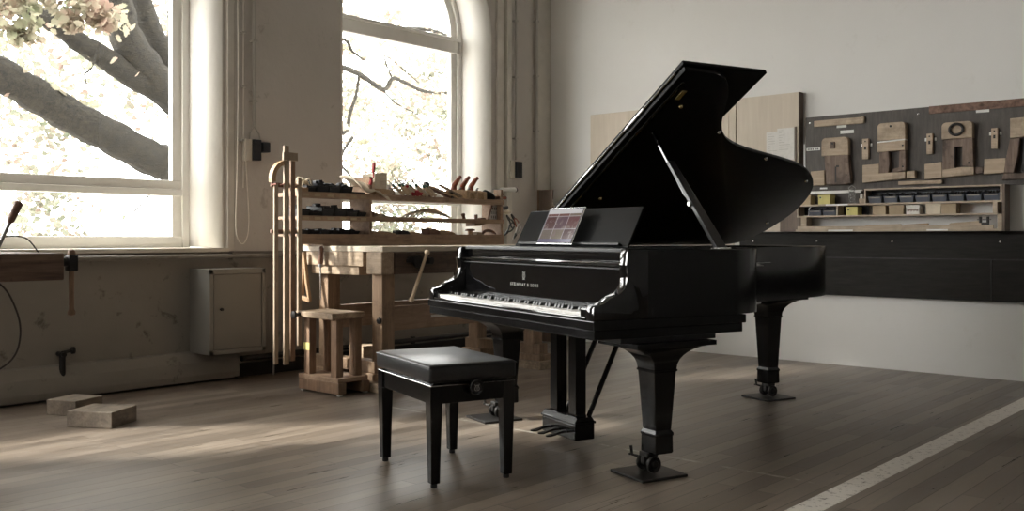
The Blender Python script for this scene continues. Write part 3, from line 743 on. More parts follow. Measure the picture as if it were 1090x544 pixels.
bm = bm_new(); tube(bm, [(-.296, -.196, .421), (.296, -.196, .421), (.296, .196, .421), (-.296, .196, .421), (-.296, -.196, .421)], .0024, 6)
obj('apron_beading', bm, 'chrome', st_, 60)
for sx_ in (-1, 1):
    for sy_ in (-1, 1):
        bm = bm_new(); x, y = sx_*.268, sy_*.170
        loft(bm, [[(x+a*h, y+c_*h, z) for a, c_ in ((-1, -1), (1, -1), (1, 1), (-1, 1))] for h, z in ((.0195, .018), (.021, .10), (.027, .34), (.027, .420))])
        bmesh.ops.bevel(bm, geom=bm.edges[:], offset=.002, segments=1, affect='EDGES')
        L = obj('leg', bm, 'ebony_lacquer', st_)
        bm = bm_new(); lathe(bm, [(.013, 0), (.014, .003), (.014, .016), (.011, .019)], (x, y, 0), (0, 0, 1), 12); obj('leg_glide', bm, 'rubber', L, 40)
for s in (1, -1):
    bm = bm_new(); lathe(bm, [(.010, -.01), (.010, .012), (.030, .016), (.034, .022), (.034, .038), (.030, .044), (.024, .0435), (.022, .040), (.001, .040)], (s*.285, 0, .408), (s, 0, 0), 24)
    kn = obj('height_knob', bm, 'ebony_gloss', st_, 40)
    bm = bm_new(); lathe(bm, [(.022, .0402), (.022, .0412), (.001, .0412)], (s*.285, 0, .408), (s, 0, 0), 24); obj('knob_disc', bm, 'black_plastic', kn)
    bm = bm_new()
    for q in (-1, 1): tube(bm, [(s*(.285+.0420), q*p.x, .408-.014+p.y) for p in catmull([(.002, 0, 0), (.009, .003, 0), (.010, .010, 0), (.007, .018, 0), (.011, .027, 0)], 4)], .0014, 6)
    for q in (-.003, .003): tube(bm, [(s*(.285+.0420), q, .398), (s*(.285+.0420), q, .418)], .0009, 5)
    tube(bm, [(s*(.285+.0420), -.008, .416), (s*(.285+.0420), .008, .416)], .0012, 5)
    obj('knob_emblem', bm, 'emblem_silver', kn, 40)

# ------------------------------------------------------------ workbench by the window
t = thing('workbench', 'heavy old joiner workbench below the tool shelves at the arched window', 'workbench', (-5.2, 5.1, 0))
bm = bm_new(); box(bm, -5.68, -4.80, 4.10, 6.25, .935, .972, .004); obj('bench_top', bm, 'bench_top', t, world=True)
bm = bm_new(); box(bm, -4.90, -4.815, 4.62, 6.22, .84, .935, .004); box(bm, -5.66, -5.60, 4.12, 6.22, .84, .935, .004); box(bm, -5.3, -5.2, 4.2, 6.22, .86, .935, .004); obj('apron', bm, 'bench_dark', t, world=True)
bm = bm_new(); box(bm, -5.64, -5.01, 4.105, 4.19, .835, .934, .006); obj('end_board', bm, 'bench_end', t, world=True)
bm = bm_new(); box(bm, -5.60, -5.07, 4.12, 4.22, .775, .836, .005); obj('end_rail', bm, 'bench_end', t, world=True)
bm = bm_new(); box(bm, -4.955, -4.80, 4.09, 4.20, .785, .934, .008); ev = obj('vise_end_block', bm, 'bench_end', t, world=True)
bm = bm_new(); box(bm, -4.885, -4.795, 4.205, 4.86, .785, .934, .008); fv = obj('front_vise', bm, 'bench_dark', t, world=True)
bm = bm_new(); tube(bm, [(-4.81, 4.40, .868), (-4.775, 4.40, .868)], .042, 14); tube(bm, [(-4.80, 4.33, .882), (-4.77, 4.33, .882)], .022, 12); box(bm, -4.80, -4.778, 4.30, 4.52, .862, .888, .006)
tube(bm, [(-4.80, 4.49, .872), (-4.745, 4.49, .872)], .024, 12)
vs = obj('vise_screw', bm, 'dark_iron', fv, 40, True)
bm = bm_new(); p0, p1 = Vector((-4.755, 4.455, .925)), Vector((-4.755, 4.315, .615)); d_ = (p1-p0).normalized(); L_ = (p1-p0).length
lathe(bm, [(.006, -.022), (.018, -.016), (.020, 0), (.013, .012), (.011, .022), (.013, L_-.03), (.012, L_-.02), (.017, L_-.01), (.019, L_+.005), (.010, L_+.022), (.002, L_+.024)], p0, d_, 12)
obj('vise_handle', bm, 'ash_handle', fv, 40, True)
bm = bm_new(); box(bm, -5.00, -4.85, 4.95, 5.9, .74, .80, .004); obj('drawer_runner', bm, 'bench_dark', t, world=True)
# legs, two trestles with sledge feet raised on blocks
for (x, y, zb) in ((-4.91, 4.20, .195), (-5.52, 4.22, .11), (-4.91, 5.75, .11), (-5.52, 5.75, .11)):
    bm = bm_new(); box(bm, x-.052, x+.052, y-.055, y+.055, zb, .84, .005); L = obj('leg', bm, 'bench_leg', t, world=True)
    if y < 5 and x > -5:
        bm = bm_new(); lathe(bm, [(.020, 0), (.022, .004), (.018, .014), (.004, .018)], (x+.028, y-.055, .475), (0, -1, 0), 14); obj('bolt_cap', bm, 'dark_iron', L, 40, True)
for y in (4.21, 5.75):
    bm = bm_new(); box(bm, -5.62, -4.80, y-.05, y+.05, .115, .195, .006); obj('sledge_foot', bm, 'bench_leg', t, world=True)
bm = bm_new(); box(bm, -4.93, -4.89, 4.25, 5.70, .40, .565, .005); obj('stretcher', bm, 'shelf_wood', t, world=True)
bm = bm_new(); box(bm, -5.54, -5.50, 4.27, 5.70, .38, .545, .005); obj('stretcher', bm, 'shelf_wood', t, world=True)
bm = bm_new(); box(bm, -4.890, -4.886, 4.62, 4.78, .467, .487); obj('paper_label', bm, 'paper', t, world=True)
# supports under the feet
bm = bm_new(); box(bm, -5.25, -4.81, 4.10, 4.30, .0, .065, .004); solo('wooden_block', bm, 'bench_end', 'pale timber offcut on the floor under the left bench foot', 'block', (-5.0, 4.2, 0), 'timber blocks under the bench feet')
bm = bm_new(); box(bm, -5.15, -4.79, 4.15, 4.33, .065, .114, .004); solo('wooden_block', bm, 'bench_leg', 'brown timber offcut stacked on the pale one below the left bench foot', 'block', (-5.0, 4.2, .065), 'timber blocks under the bench feet')
bm = bm_new(); box(bm, -5.02, -4.76, 5.66, 5.84, 0, .065, .004); solo('wooden_block', bm, 'bench_end', 'timber offcut on the floor below the right bench foot, behind the stool', 'block', (-4.9, 5.75, 0), 'timber blocks under the bench feet')
bm = bm_new(); box(bm, -5.00, -4.78, 5.68, 5.82, .065, .114, .004); solo('wooden_block', bm, 'bench_leg', 'upper timber offcut under the right bench foot, behind the stool', 'block', (-4.9, 5.75, .065), 'timber blocks under the bench feet')
bm = bm_new(); box(bm, -5.62, -5.40, 4.12, 4.30, 0, .114, .004); solo('wooden_block', bm, 'bench_leg', 'timber block under the rear bench foot by the wall', 'block', (-5.5, 4.2, 0), 'timber blocks under the bench feet')
bm = bm_new(); box(bm, -5.62, -5.40, 5.66, 5.84, 0, .114, .004); solo('wooden_block', bm, 'bench_leg', 'timber block under the far rear bench foot by the wall', 'block', (-5.5, 5.75, 0), 'timber blocks under the bench feet')
bm = bm_new(); box(bm, -5.37, -5.21, 4.272, 4.42, 0, .27, .005); solo('wooden_block', bm, 'bench_end', 'tall pale wooden block standing beside the stand under the bench', 'block', (-5.28, 4.24, 0))

# low wooden stand in front of the bench end
t = thing('wooden_stand', 'low four-legged wooden stand in front of the workbench end', 'stand', (-5.165, 3.95, 0))
bm = bm_new(); box(bm, -5.385, -4.985, 3.83, 4.10, .495, .535, .005); obj('top', bm, 'bench_end', t, world=True)
bm = bm_new(); box(bm, -5.115, -4.99, 3.84, 4.09, .488, .532, .005); obj('jaw', bm, 'brown_strip', t, world=True)
for (x, y) in ((-5.295, 3.885), (-5.005, 3.885), (-5.295, 4.04), (-5.005, 4.04)):
    bm = bm_new(); box(bm, x-.030, x+.030, y-.028, y+.028, .10, .495, .004); obj('leg', bm, 'brown_strip', t, world=True)
bm = bm_new(); box(bm, -5.365, -4.935, 3.84, 4.09, .085, .115, .004); obj('shelf', bm, 'shelf_wood', t, world=True)
bm = bm_new(); box(bm, -5.355, -4.925, 3.835, 3.90, .012, .086, .005); box(bm, -5.355, -4.925, 4.03, 4.095, .012, .086, .005); obj('base_rail', bm, 'brown_strip', t, world=True)
for x in (-5.335, -4.945):
    for y in (3.86, 4.07):
        bm = bm_new(); box(bm, x-.014, x+.014, y-.014, y+.014, 0, .013, .002); obj('foot', bm, 'paper', t, world=True)
bm = bm_new(); tube(bm, [(-5.335, 3.835, .513), (-5.335, 3.79, .513)], .012, 10); lathe(bm, [(.010, 0), (.026, .006), (.026, .022), (.008, .028)], (-5.335, 3.795, .513), (0, -1, 0), 12); obj('clamp_knob', bm, 'dark_iron', t, 40, True)
bm = bm_new(); box(bm, -5.327, -5.260, 3.853, 3.857, .275, .325); obj('sticker', bm, 'yellow_card', t, world=True)

# long battens leaning beside the shelves
def batten(x, y, w_, d, z0, z1, mat, lab, cross=None, lean=0):
    t = thing('wooden_batten', lab, 'batten', (x, y, z0), 0, 'battens standing beside the tool shelves')
    bm = bm_new(); box(bm, -d/2, d/2, -w_/2, w_/2, 0, z1-z0, .002); o = obj('batten', bm, mat, t)
    if cross:
        bm = bm_new(); box(bm, d/2, d/2+.018, -cross/2+.02, cross/2+.02, z1-z0-.10, z1-z0-.045, .002); obj('cross_piece', bm, 'pale_strip', t)
    t.rotation_euler = (0, -lean, 0)
    return t
def rackpeg(): pass
batten(-5.436, 3.790, .038, .018, .17, 1.652, 'pale_strip', 'tallest pale batten with a cross piece, left of the tool shelves', .115)
batten(-5.436, 3.842, .034, .018, .19, 1.595, 'brown_strip', 'darker brown batten directly right of the one with the cross piece')
batten(-5.436, 3.898, .030, .018, .29, 1.44, 'pale_strip', 'short pale batten against the left edge of the tool shelves')
batten(-5.436, 3.708, .030, .018, .18, 1.40, 'pale_strip', 'short pale batten leftmost of the group beside the shelves')
t = thing('batten_rail', 'small wooden rail on the shelf end that carries the battens', 'rail', (-5.455, 3.80, 1.38))
bm = bm_new(); box(bm, -5.459, -5.446, 3.68, 3.899, 1.37, 1.40, .002); obj('rail', bm, 'tool_wood_dark', t, world=True)
bm = bm_new(); box(bm, -5.459, -5.446, 3.68, 3.899, 1.06, 1.085, .002); obj('rail', bm, 'tool_wood_dark', t, world=True)
for y in (3.69, 3.75, 3.875):
    bm = bm_new(); tube(bm, [(-5.45, y, 1.385), (-5.40, y, 1.39)], .006, 8); obj('peg', bm, 'red_horn' if y < 3.8 else 'tool_wood', t, 40, True)
bm = bm_new(); rings = []
for k in range(9):
    a = math.radians(192-k*11)
    rings.append([Vector((-5.436+dx, 3.80+r*math.cos(a), 1.428+r*math.sin(a))) for dx, r in ((-.03, .098), (.010, .098), (.010, .128), (-.03, .128))])
loft(bm, rings); solo('curved_former', bm, 'tool_wood', 'curved bent wood former resting on the leftmost short batten', 'former', (-5.436, 3.69, 1.41))
bm = bm_new(); tube(bm, [(XW+.10, 4.14, .0), (XW+.10, 4.14, .80)], .009, 8); solo('metal_rod', bm, 'steel', 'thin upright metal rod between the cupboard and battens', 'rod', (XW+.1, 4.1, .14), smooth=40)

# saw frame hanging at the bench end, and a long screwdriver-like tool
bm = bm_new(); prism(bm, [(-.03, 0), (-.012, .0), (.02, -.20), (.055, -.345), (.04, -.36), (.0, -.22)], -.012, .012, 'Y', .003); prism(bm, [(-.03, 0), (-.045, -.2), (-.055, -.345), (-.04, -.35), (-.028, -.2), (-.012, 0)], -.012, .012, 'Y', .003); prism(bm, [(-.05, -.34), (.05, -.36), (.05, -.335), (-.05, -.31)], -.012, .012, 'Y', .002)
local('bow_frame', bm, 'tool_wood', 'tapered wooden frame hanging from the left end of the bench', 'frame', (-5.60, 4.072, .93))
t = thing('hanging_scraper', 'long thin steel tool with wooden grip hanging at the bench end', 'tool', (-5.425, 4.075, .8))
bm = bm_new(); lathe(bm, [(.008, 0), (.017, .01), (.015, .06), (.019, .11), (.012, .135)], (-5.43, 4.08, .97), (.02, -.08, -1), 12); obj('grip', bm, 'tool_wood_dark', t, 40, True)
bm = bm_new(); tube(bm, [(-5.428, 4.070, .84), (-5.40, 4.05, .60)], [.006, .003], 8); tube(bm, [(-5.428, 4.071, .845), (-5.427, 4.069, .825)], .017, 12); obj('shaft', bm, 'steel', t, 40, True)

# ------------------------------------------------------------ tool shelves on the bench
SX = -5.45           # front plane
t = thing('tool_shelf', 'open wooden shelf unit of three boards standing on the workbench', 'shelf', (SX-.11, 5.0, .972))
zs = [(1.315, 1.345), (1.155, 1.178)]
bm = bm_new(); box(bm, SX-.24, SX, 4.11, 6.0, .972, .99, .003); box(bm, SX-.02, SX, 3.90, 6.0, .985, 1.055, .003); box(bm, SX-.24, SX-.02, 3.90, 6.0, 1.040, 1.054); obj('bottom_board', bm, 'shelf_wood', t, world=True)
for z0, z1 in zs:
    bm = bm_new(); box(bm, SX-.24, SX, 3.90, 6.0, z0, z1, .003); box(bm, SX-.012, SX+.003, 3.90, 6.0, z0-.006, z1+.006, .002); obj('shelf_board', bm, 'shelf_wood', t, world=True)
for y, z1 in ((4.545, 1.48), (5.985, 1.345)):
    bm = bm_new(); box(bm, SX-.235, SX-.004, y-.012, y+.012, .972 if y > 4 else 1.04, z1, .002)
    obj('upright', bm, 'shelf_wood', t, world=True)
lab_y = [3.96, 4.06, 4.17, 4.28, 4.38, 4.47]
n_ = 0
for z in (1.329, 1.166):
    for y in lab_y:
        bm = bm_new(); box(bm, SX+.003, SX+.005, y-.026, y+.026, z-.010, z+.009); obj('shelf_label', bm, 'cardboard', t, world=True)

# black bins in the left compartment, one per place
bm = bm_new()
def bin_bm(w_, d, h):
    bm = bm_new(); r0 = [(-d/2+.01, -w_/2+.008), (d/2-.01, -w_/2+.008), (d/2-.01, w_/2-.008), (-d/2+.01, w_/2-.008)]; r1 = [(-d/2, -w_/2), (d/2, -w_/2), (d/2, w_/2), (-d/2, w_/2)]
    zf = lambda x: h if x < 0 else h*.8
    loft(bm, [[(x*.85, y*.85, .008) for x, y in r0], [(x*.92, y*.9, zf(x)-.002) for x, y in r1], [(x, y, zf(x)) for x, y in r1], [(x, y, 0) for x, y in r0]])
    box(bm, d/2-.006, d/2+.006, -w_*.35, w_*.35, h*.60, h*.70, .001)
    return bm
rows = [(1.3455, [(4.03, .085, .060), (4.13, .105, .082), (4.235, .105, .074), (4.345, .105, .070)], 'top'), (1.1785, [(3.975, .085, .065), (4.07, .09, .045), (4.175, .105, .080), (4.285, .105, .075), (4.39, .10, .055), (4.485, .075, .045)], 'middle'), (1.0555, [(3.97, .085, .035), (4.06, .085, .030), (4.15, .085, .034), (4.24, .085, .030), (4.33, .085, .034), (4.42, .085, .030)], 'bottom')]
ordn = ['first', 'second', 'third', 'fourth', 'fifth', 'sixth']
for z, rw, nm in rows:
    for i, (y, w_, h) in enumerate(rw):
        b_ = thing('storage_bin', 'black tool bin on the %s left shelf, %s from the left' % (nm, ordn[i]), 'bin', (SX-.12, y, z), 0, 'black bins on the left tool shelves')
        obj('bin', bin_bm(w_, .19, h), 'black_plastic', b_)
        bm = bm_new(); rr = random.Random(int(y*100+z*10))
        for q in range(5):
            yy = rr.uniform(-w_*.28, w_*.28); xx = rr.uniform(-.055, .05); hh = h*rr.uniform(.9, 1.28)
            box(bm, xx-.02, xx+.02, yy-.016, yy+.016, .009, hh, .003, Matrix.Rotation(rr.uniform(-.2, .2), 4, 'X'))
        obj('contents', bm, 'black_plastic', b_, kind='stuff')
bm = bm_new()
for k in range(14):
    rr = random.Random(k); y = 3.93+rr.uniform(0, .10); z = 1.40+rr.uniform(-.05, .035); x = SX-.12+rr.uniform(-.07, .07)
    tube(bm, catmull([(x, y, z), (x+rr.uniform(-.04, .04), y+.03, z+.03), (x+rr.uniform(-.04, .04), y+.06, z), (x+.01, y+.08, z-.02)], 4), .007, 6)
solo('shavings', bm, 'cloth_cream', 'heap of pale wood shavings at left end of the top shelf', 'shavings', (SX-.12, 3.97, 1.345))
bpy.data.objects['shavings']['kind'] = 'stuff'
bm = bm_new(); box(bm, SX-.20, SX-.02, 3.92, 4.0, 1.3452, 1.378, .004); solo('wooden_block', bm, 'tool_wood', 'small wooden block below the shavings on the top shelf', 'block', (SX-.12, 3.96, 1.345))
bm = bm_new(); tube(bm, [(SX-.05, 4.40, 1.356), (SX-.06, 4.53, 1.356)], .010, 8); tube(bm, [(SX-.09, 4.40, 1.352), (SX-.10, 4.53, 1.352)], .006, 8); solo('tool_roll', bm, 'dark_cloth', 'flat dark tool lying right of the bins on the top shelf', 'tool', (SX-.07, 4.46, 1.346), smooth=40)

# right compartment, top shelf
Z1 = 1.3455
bm = bm_new(); box(bm, SX-.20, SX-.01, 4.60, 4.74, Z1, 1.395, .005); solo('wooden_block', bm, 'tool_wood', 'brown wooden block under the pale box on the top shelf', 'block', (SX-.1, 4.67, Z1))
t = thing('wooden_box', 'pale cream wooden box on the top shelf beside the red saw', 'box', (SX-.1, 4.66, 1.3955))
bm = bm_new(); box(bm, -.075, .075, -.06, .055, 0, .115, .004); obj('box', bm, 'cloth_cream', t)
bm = bm_new(); box(bm, .020, .078, -.005, .058, .012, .122, .004); obj('end_block', bm, 'bench_top', t)
# cloth draped over the upright and box
bm = bm_new(); rings = []
for i in range(9):
    u_ = i/8; y = 4.40+u_*.30; top = 1.485-.085*math.sin(min(1, u_*1.2)*PI*.5)
    rings.append([Vector((SX-.19+.225*k/6, y+.01*math.sin(k*1.3), (top+.012*math.sin(3*u_*PI+k*.9)) if k < 5 else top-.02-(k-4)*(.02+.015*math.sin(i)))) for k in range(7)])
loft(bm, rings, cap=False, closed=False)
o = solo('cloth', bm, 'cloth_cream', 'cream cloth draped over the upright on the top shelf', 'cloth', (SX-.1, 4.5, 1.45), smooth=60)
md_ = o.modifiers.new('thick', 'SOLIDIFY'); md_.thickness = .006
bm = bm_new(); tube(bm, catmull([(SX+.0, 4.535, 1.42), (SX-.0, 4.55, 1.46), (SX-.01, 4.575, 1.48), (SX-.01, 4.575, 1.52), (SX-.02, 4.59, 1.585)], 4), [.014]*4+[.006]*8+[.012]*5, 8)
solo('saw_handle', bm, 'red_paint', 'bright red saw handle sticking up above the top shelf', 'saw', (SX, 4.55, 1.42), smooth=40)
# wooden plane
def plane_body(L_, W_, H_, horn=True):
    r = []
    bm = bm_new(); prism(bm, [(-L_/2, 0), (L_/2, 0), (L_/2, H_*.85), (L_*.25, H_), (-L_*.35, H_), (-L_/2, H_*.8)], -W_/2, W_/2, 'X', .004)
    return bm
def hand_plane(loc, rz, L_=.17, W_=.055, H_=.05, lab='', mat='tool_wood', horn=True, group=None):
    t = thing('hand_plane', lab, 'plane', loc, rz, group)
    obj('body', plane_body(L_, W_, H_), mat, t)
    bm = bm_new(); box(bm, -.016, .016, -.004, .004, 0, .085, .002, Matrix.Translation((0, -L_*.05, H_*.35)) @ Matrix.Rotation(-.6, 4, 'X')); obj('iron', bm, 'steel', t)
    bm = bm_new(); box(bm, -.014, .014, -.006, .006, 0, .055, .003, Matrix.Translation((0, -L_*.05+.012, H_*.45)) @ Matrix.Rotation(-.6, 4, 'X')); obj('wedge', bm, 'tool_wood_dark', t)
    if horn:
        bm = bm_new(); pts = catmull([(0, L_*.36, H_*.8), (0, L_*.36, H_+.03), (0, L_*.30, H_+.055), (0, L_*.33, H_+.085), (0, L_*.42, H_+.098)], 4)
        tube(bm, pts, [.015+.003*math.cos(i*.5)-.0004*i for i in range(len(pts))], 10); obj('horn', bm, 'red_horn', t, 50)
    return t
hand_plane((SX-.06, 4.745, 1.3455), .3, .15, .06, .05, 'small wooden hand plane right of the pale box', 'bench_end', False)
# rack of files with green ferrules leaning to the left
def chisel(L_=.195, hl=.115, mat='ash_handle', ferr='green_paint'):
    t = bpy.data.objects.new('chisel', None); C.objects.link(t)
    bm = bm_new(); lathe(bm, [(.006, 0), (.013, .006), (.0145, hl*.5), (.010, hl*.85), (.011, hl)], (0, 0, 0), (0, 1, 0), 10); obj('handle', bm, mat, t, 40)
    bm = bm_new(); lathe(bm, [(.0115, hl), (.0115, hl+.020), (.005, hl+.018)], (0, 0, 0), (0, 1, 0), 10); obj('ferrule', bm, ferr, t, 40)
    bm = bm_new(); box(bm, -.007, .007, hl+.015, L_, -.002, .002, .0008); obj('blade', bm, 'steel', t)
    t.empty_display_size = .05
    return t
ch0 = chisel(); tag(ch0, '', 'chisel', 'row of small chisels leaning on the top shelf')
ch1 = chisel(.20, .12, 'bench_top', 'red_paint'); tag(ch1, '', 'chisel', 'row of small chisels leaning on the top shelf')
cn = ['first', 'second', 'third', 'fourth', 'fifth', 'sixth', 'seventh', 'eighth', 'ninth']
for k in range(9):
    lab = 'small chisel leaning on the top shelf, %s of the nine from the left' % cn[k]
    loc = (SX-.03+.006*(k % 2), 4.895+k*.042, Z1+.013); rot = (-(-2.62+.05*(k % 3)), 0, .0)
    rot = (math.radians(148-3*(k % 3)), 0, .08*(k % 2))
    src = ch1 if k in (3, 6) else ch0
    if k == 0: ch0.location, ch0.rotation_euler = loc, rot; ch0['label'] = lab
    elif k == 3: ch1.location, ch1.rotation_euler = loc, rot; ch1['label'] = lab
    else: dup(src, loc, rot, lab)
bm = bm_new(); box(bm, SX-.16, SX-.04, 4.78, 5.20, Z1, Z1+.012, .002); box(bm, SX-.075, SX-.055, 4.78, 5.20, Z1+.052, Z1+.064, .002)
for y in (4.785, 5.195): box(bm, SX-.075, SX-.055, y-.005, y+.005, Z1, Z1+.06, .002)
solo('chisel_rack', bm, 'tool_wood_dark', 'low wooden rack under the leaning chisels on the top shelf', 'rack', (SX-.1, 5, Z1))
bm = bm_new(); bmesh.ops.create_icosphere(bm, subdivisions=3, radius=1)
for v_ in bm.verts:
    c_ = v_.co; k = 1+.25*math.sin(c_.x*5+c_.y*7)+.15*math.sin(c_.z*9); v_.co = Vector((SX-.015+c_.x*.02*k, 5.01+c_.y*.05*k, Z1+.026+c_.z*.022*k))
solo('red_cloth', bm, 'red_cloth', 'crumpled red cloth among the chisels on the top shelf', 'cloth', (SX, 5, Z1), smooth=True)
# long wooden tools lying diagonally
longs = [(5.13, 5.36, .075, .006, 'tool_wood_dark', 'long brown file handle lying diagonally, left of the planes'), (5.19, 5.43, .075, .012, 'tool_wood', 'long pale wooden gauge lying diagonally on the top shelf'), (5.29, 5.49, .095, .014, 'bench_end', 'wide pale wooden bar lying diagonally against the planes')]
for (ya, yb, za, zb, mat, lab) in longs:
    bm = bm_new(); p, q = Vector((SX-.05, ya, Z1+za+.012)), Vector((SX+.0, yb, Z1+zb)); d_ = (q-p).normalized(); s_ = Vector((1, 0, 0)); n3 = d_.cross(s_).normalized()
    w_ = .017
    loft(bm, [[c_+s_*a*w_+n3*b_*.008 for a, b_ in ((-1, -1), (1, -1), (1, 1), (-1, 1))] for c_ in (p, p+d_*.06, q)]); bmesh.ops.bevel(bm, geom=bm.edges[:], offset=.003, segments=1, affect='EDGES')
    solo('wooden_bar', bm, mat, lab, 'bar', (SX-.05, ya, Z1))
t = thing('try_square', 'small black square with wooden stock standing on the top shelf', 'square', (SX-.08, 5.13, Z1))
bm = bm_new(); box(bm, -.01, .01, -.02, .02, 0, .10, .003, Matrix.Rotation(-.45, 4, 'X')); obj('stock', bm, 'tool_wood', t)
bm = bm_new(); box(bm, -.012, .012, -.020, .020, .10, .138, .004, Matrix.Rotation(-.45, 4, 'X')); obj('blade', bm, 'black_plastic', t)
# three planes with dark red horns
for k, y in enumerate((5.52, 5.62, 5.72)):
    hand_plane((SX-.085, y, Z1+.002), math.radians(-68), .21, .066, .074, ['horned wooden plane on the top shelf, leftmost of the three', 'horned wooden plane on the top shelf, middle of the three', 'horned wooden plane on the top shelf, rightmost of the three'][k], 'tool_wood', False, 'wooden planes with red horns on the top shelf')
    pl = [o for o in C.objects if o.name.startswith('hand_plane') and o.get('label', '').startswith('horned')][-1]
    bm = bm_new(); pts = catmull([(0, -.035, .050), (0, -.035, .085), (0, -.028, .115), (0, .0, .145), (0, .022, .168), (0, .042, .178)], 4)
    n3 = len(pts); tube(bm, [(p.y*.5, p.y, p.z) for p in pts], [.028-.014*i/n3 for i in range(n3)], 10); ho = obj('horn', bm, 'red_horn', pl, 50)
for k, (y, lab) in enumerate(((5.40, 'dark iron block plane leaning between the wooden bars and planes'), )):
    t = thing('block_plane', lab, 'plane', (SX-.03, y, Z1), .5)
    bm = bm_new(); box(bm, -.025, .025, -.06, .06, .0, .018, .004); box(bm, -.02, .02, -.03, .02, .018, .05, .006); obj('body', bm, 'dark_iron', t)
    bm = bm_new(); lathe(bm, [(.008, .018), (.014, .03), (.012, .045), (.002, .05)], (0, .045, 0), (0, 0, 1), 10); obj('knob', bm, 'tool_wood_dark', t, 40)
for k, (y, z) in enumerate(((5.54, .0), (5.63, .0), (5.72, .0))):
    bm = bm_new(); lathe(bm, [(.018, 0), (.030, .008), (.034, .03), (.028, .05), (.012, .056)], (SX-.02, y, Z1+.0), (0, 0, 1), 14)
    solo('wooden_mallet_head', bm, 'tool_wood', 'round wooden mallet head in front of the planes, %s of three' % ['left', 'middle', 'right'][k], 'mallet', (SX-.02, y, Z1), 'round wooden heads on the top shelf', 40)
# dark brush
t = thing('hand_brush', 'dark bristle brush with red handle at the right end of the top shelf', 'brush', (SX-.06, 5.88, Z1+.0))
bm = bm_new(); lathe(bm, [(.012, 0), (.034, .02), (.036, .09), (.022, .14), (.008, .15)], (0, -.08, .062), (0, .9, -.28), 14); obj('bristles', bm, 'dark_cloth', t, 50)
bm = bm_new(); lathe(bm, [(.010, 0), (.016, .02), (.014, .06), (.016, .09), (.004, .10)], (0, .06, .020), (0, 1, .16), 12); obj('handle', bm, 'tool_wood_dark', t, 40)
# tools stuck out at the right end
def side_tool(y0, z, y1, z1, rad, mat, lab, tip='black_plastic', nm='screwdriver'):
    t = thing(nm, lab, 'tool', (SX-.08, y0, z))
    d_ = Vector((0, y1-y0, z1-z)); L_ = d_.length
    bm = bm_new(); tube(bm, [(0, -.05, -.05*(z1-z)/max(.01, y1-y0)), tuple(d_*.25)], .004, 8); obj('shaft', bm, 'steel', t, 40)
    bm = bm_new(); lathe(bm, [(rad*.6, L_*.2), (rad*.9, L_*.25), (rad*.8, L_*.4), (rad, L_*.85), (rad*.8, L_*.93)], (0, 0, 0), d_, 12); obj('handle', bm, mat, t, 40)
    bm = bm_new(); lathe(bm, [(rad*.82, L_*.92), (rad*.95, L_*.95), (rad*.6, L_*.995), (.001, L_)], (0, 0, 0), d_, 12); obj('butt', bm, tip, t, 40)
side_tool(6.0, 1.445, 6.26, 1.45, .021, 'label_white', 'white handled tool sticking out right above the top shelf')
side_tool(6.0, 1.40, 6.07, 1.405, .016, 'cloth_cream', 'pale stubby handle below the white handled tool')
side_tool(5.98, 1.365, 6.12, 1.375, .014, 'red_horn', 'red brown handle at the right end of the top shelf')
side_tool(6.0, 1.275, 6.14, 1.295, .014, 'black_plastic', 'black handled screwdriver at the right side of the shelf unit')
side_tool(6.0, 1.235, 6.17, 1.255, .016, 'cloth_cream', 'pale handled screwdriver below the black handled one', 'bench_top')
bm = bm_new(); box(bm, SX-.12, SX-.03, 6.0, 6.022, 1.02, 1.44, .003); solo('tool_holder', bm, 'shelf_wood', 'narrow wooden tool holder on the right side of the shelf unit', 'holder', (SX-.08, 6.01, 1.2))
def pliers(y, z, rot, mat, lab):
    t = thing('pliers', lab, 'pliers', (SX-.04, y, z))
    for s in (-1, 1):
        bm = bm_new(); tube(bm, catmull([(0, 0, 0), (.004, s*.016, -.03), (0, s*.026, -.07), (0, s*.020, -.11)], 4), .0065, 8); obj('handle', bm, mat, t, 40)
    bm = bm_new(); prism(bm, [(-.014, -.005), (.014, -.005), (.006, .05), (-.006, .05)], -.006, .006, 'X', .002); obj('jaws', bm, 'dark_iron', t)
    t.rotation_euler = rot
pliers(6.11, 1.19, (.9, 0, .2), 'black_plastic', 'black pliers hanging at the right side of the shelves')
pliers(6.17, 1.20, (.9, 0, .2), 'red_horn', 'red handled pliers hanging rightmost beside the shelves')
pliers(6.09, 1.08, (2.2, 0, .1), 'black_plastic', 'lower black pliers beside the bottom board of the shelves')
pliers(6.20, 1.06, (2.4, 0, .1), 'steel', 'steel pliers lowest at the right side of the shelves')

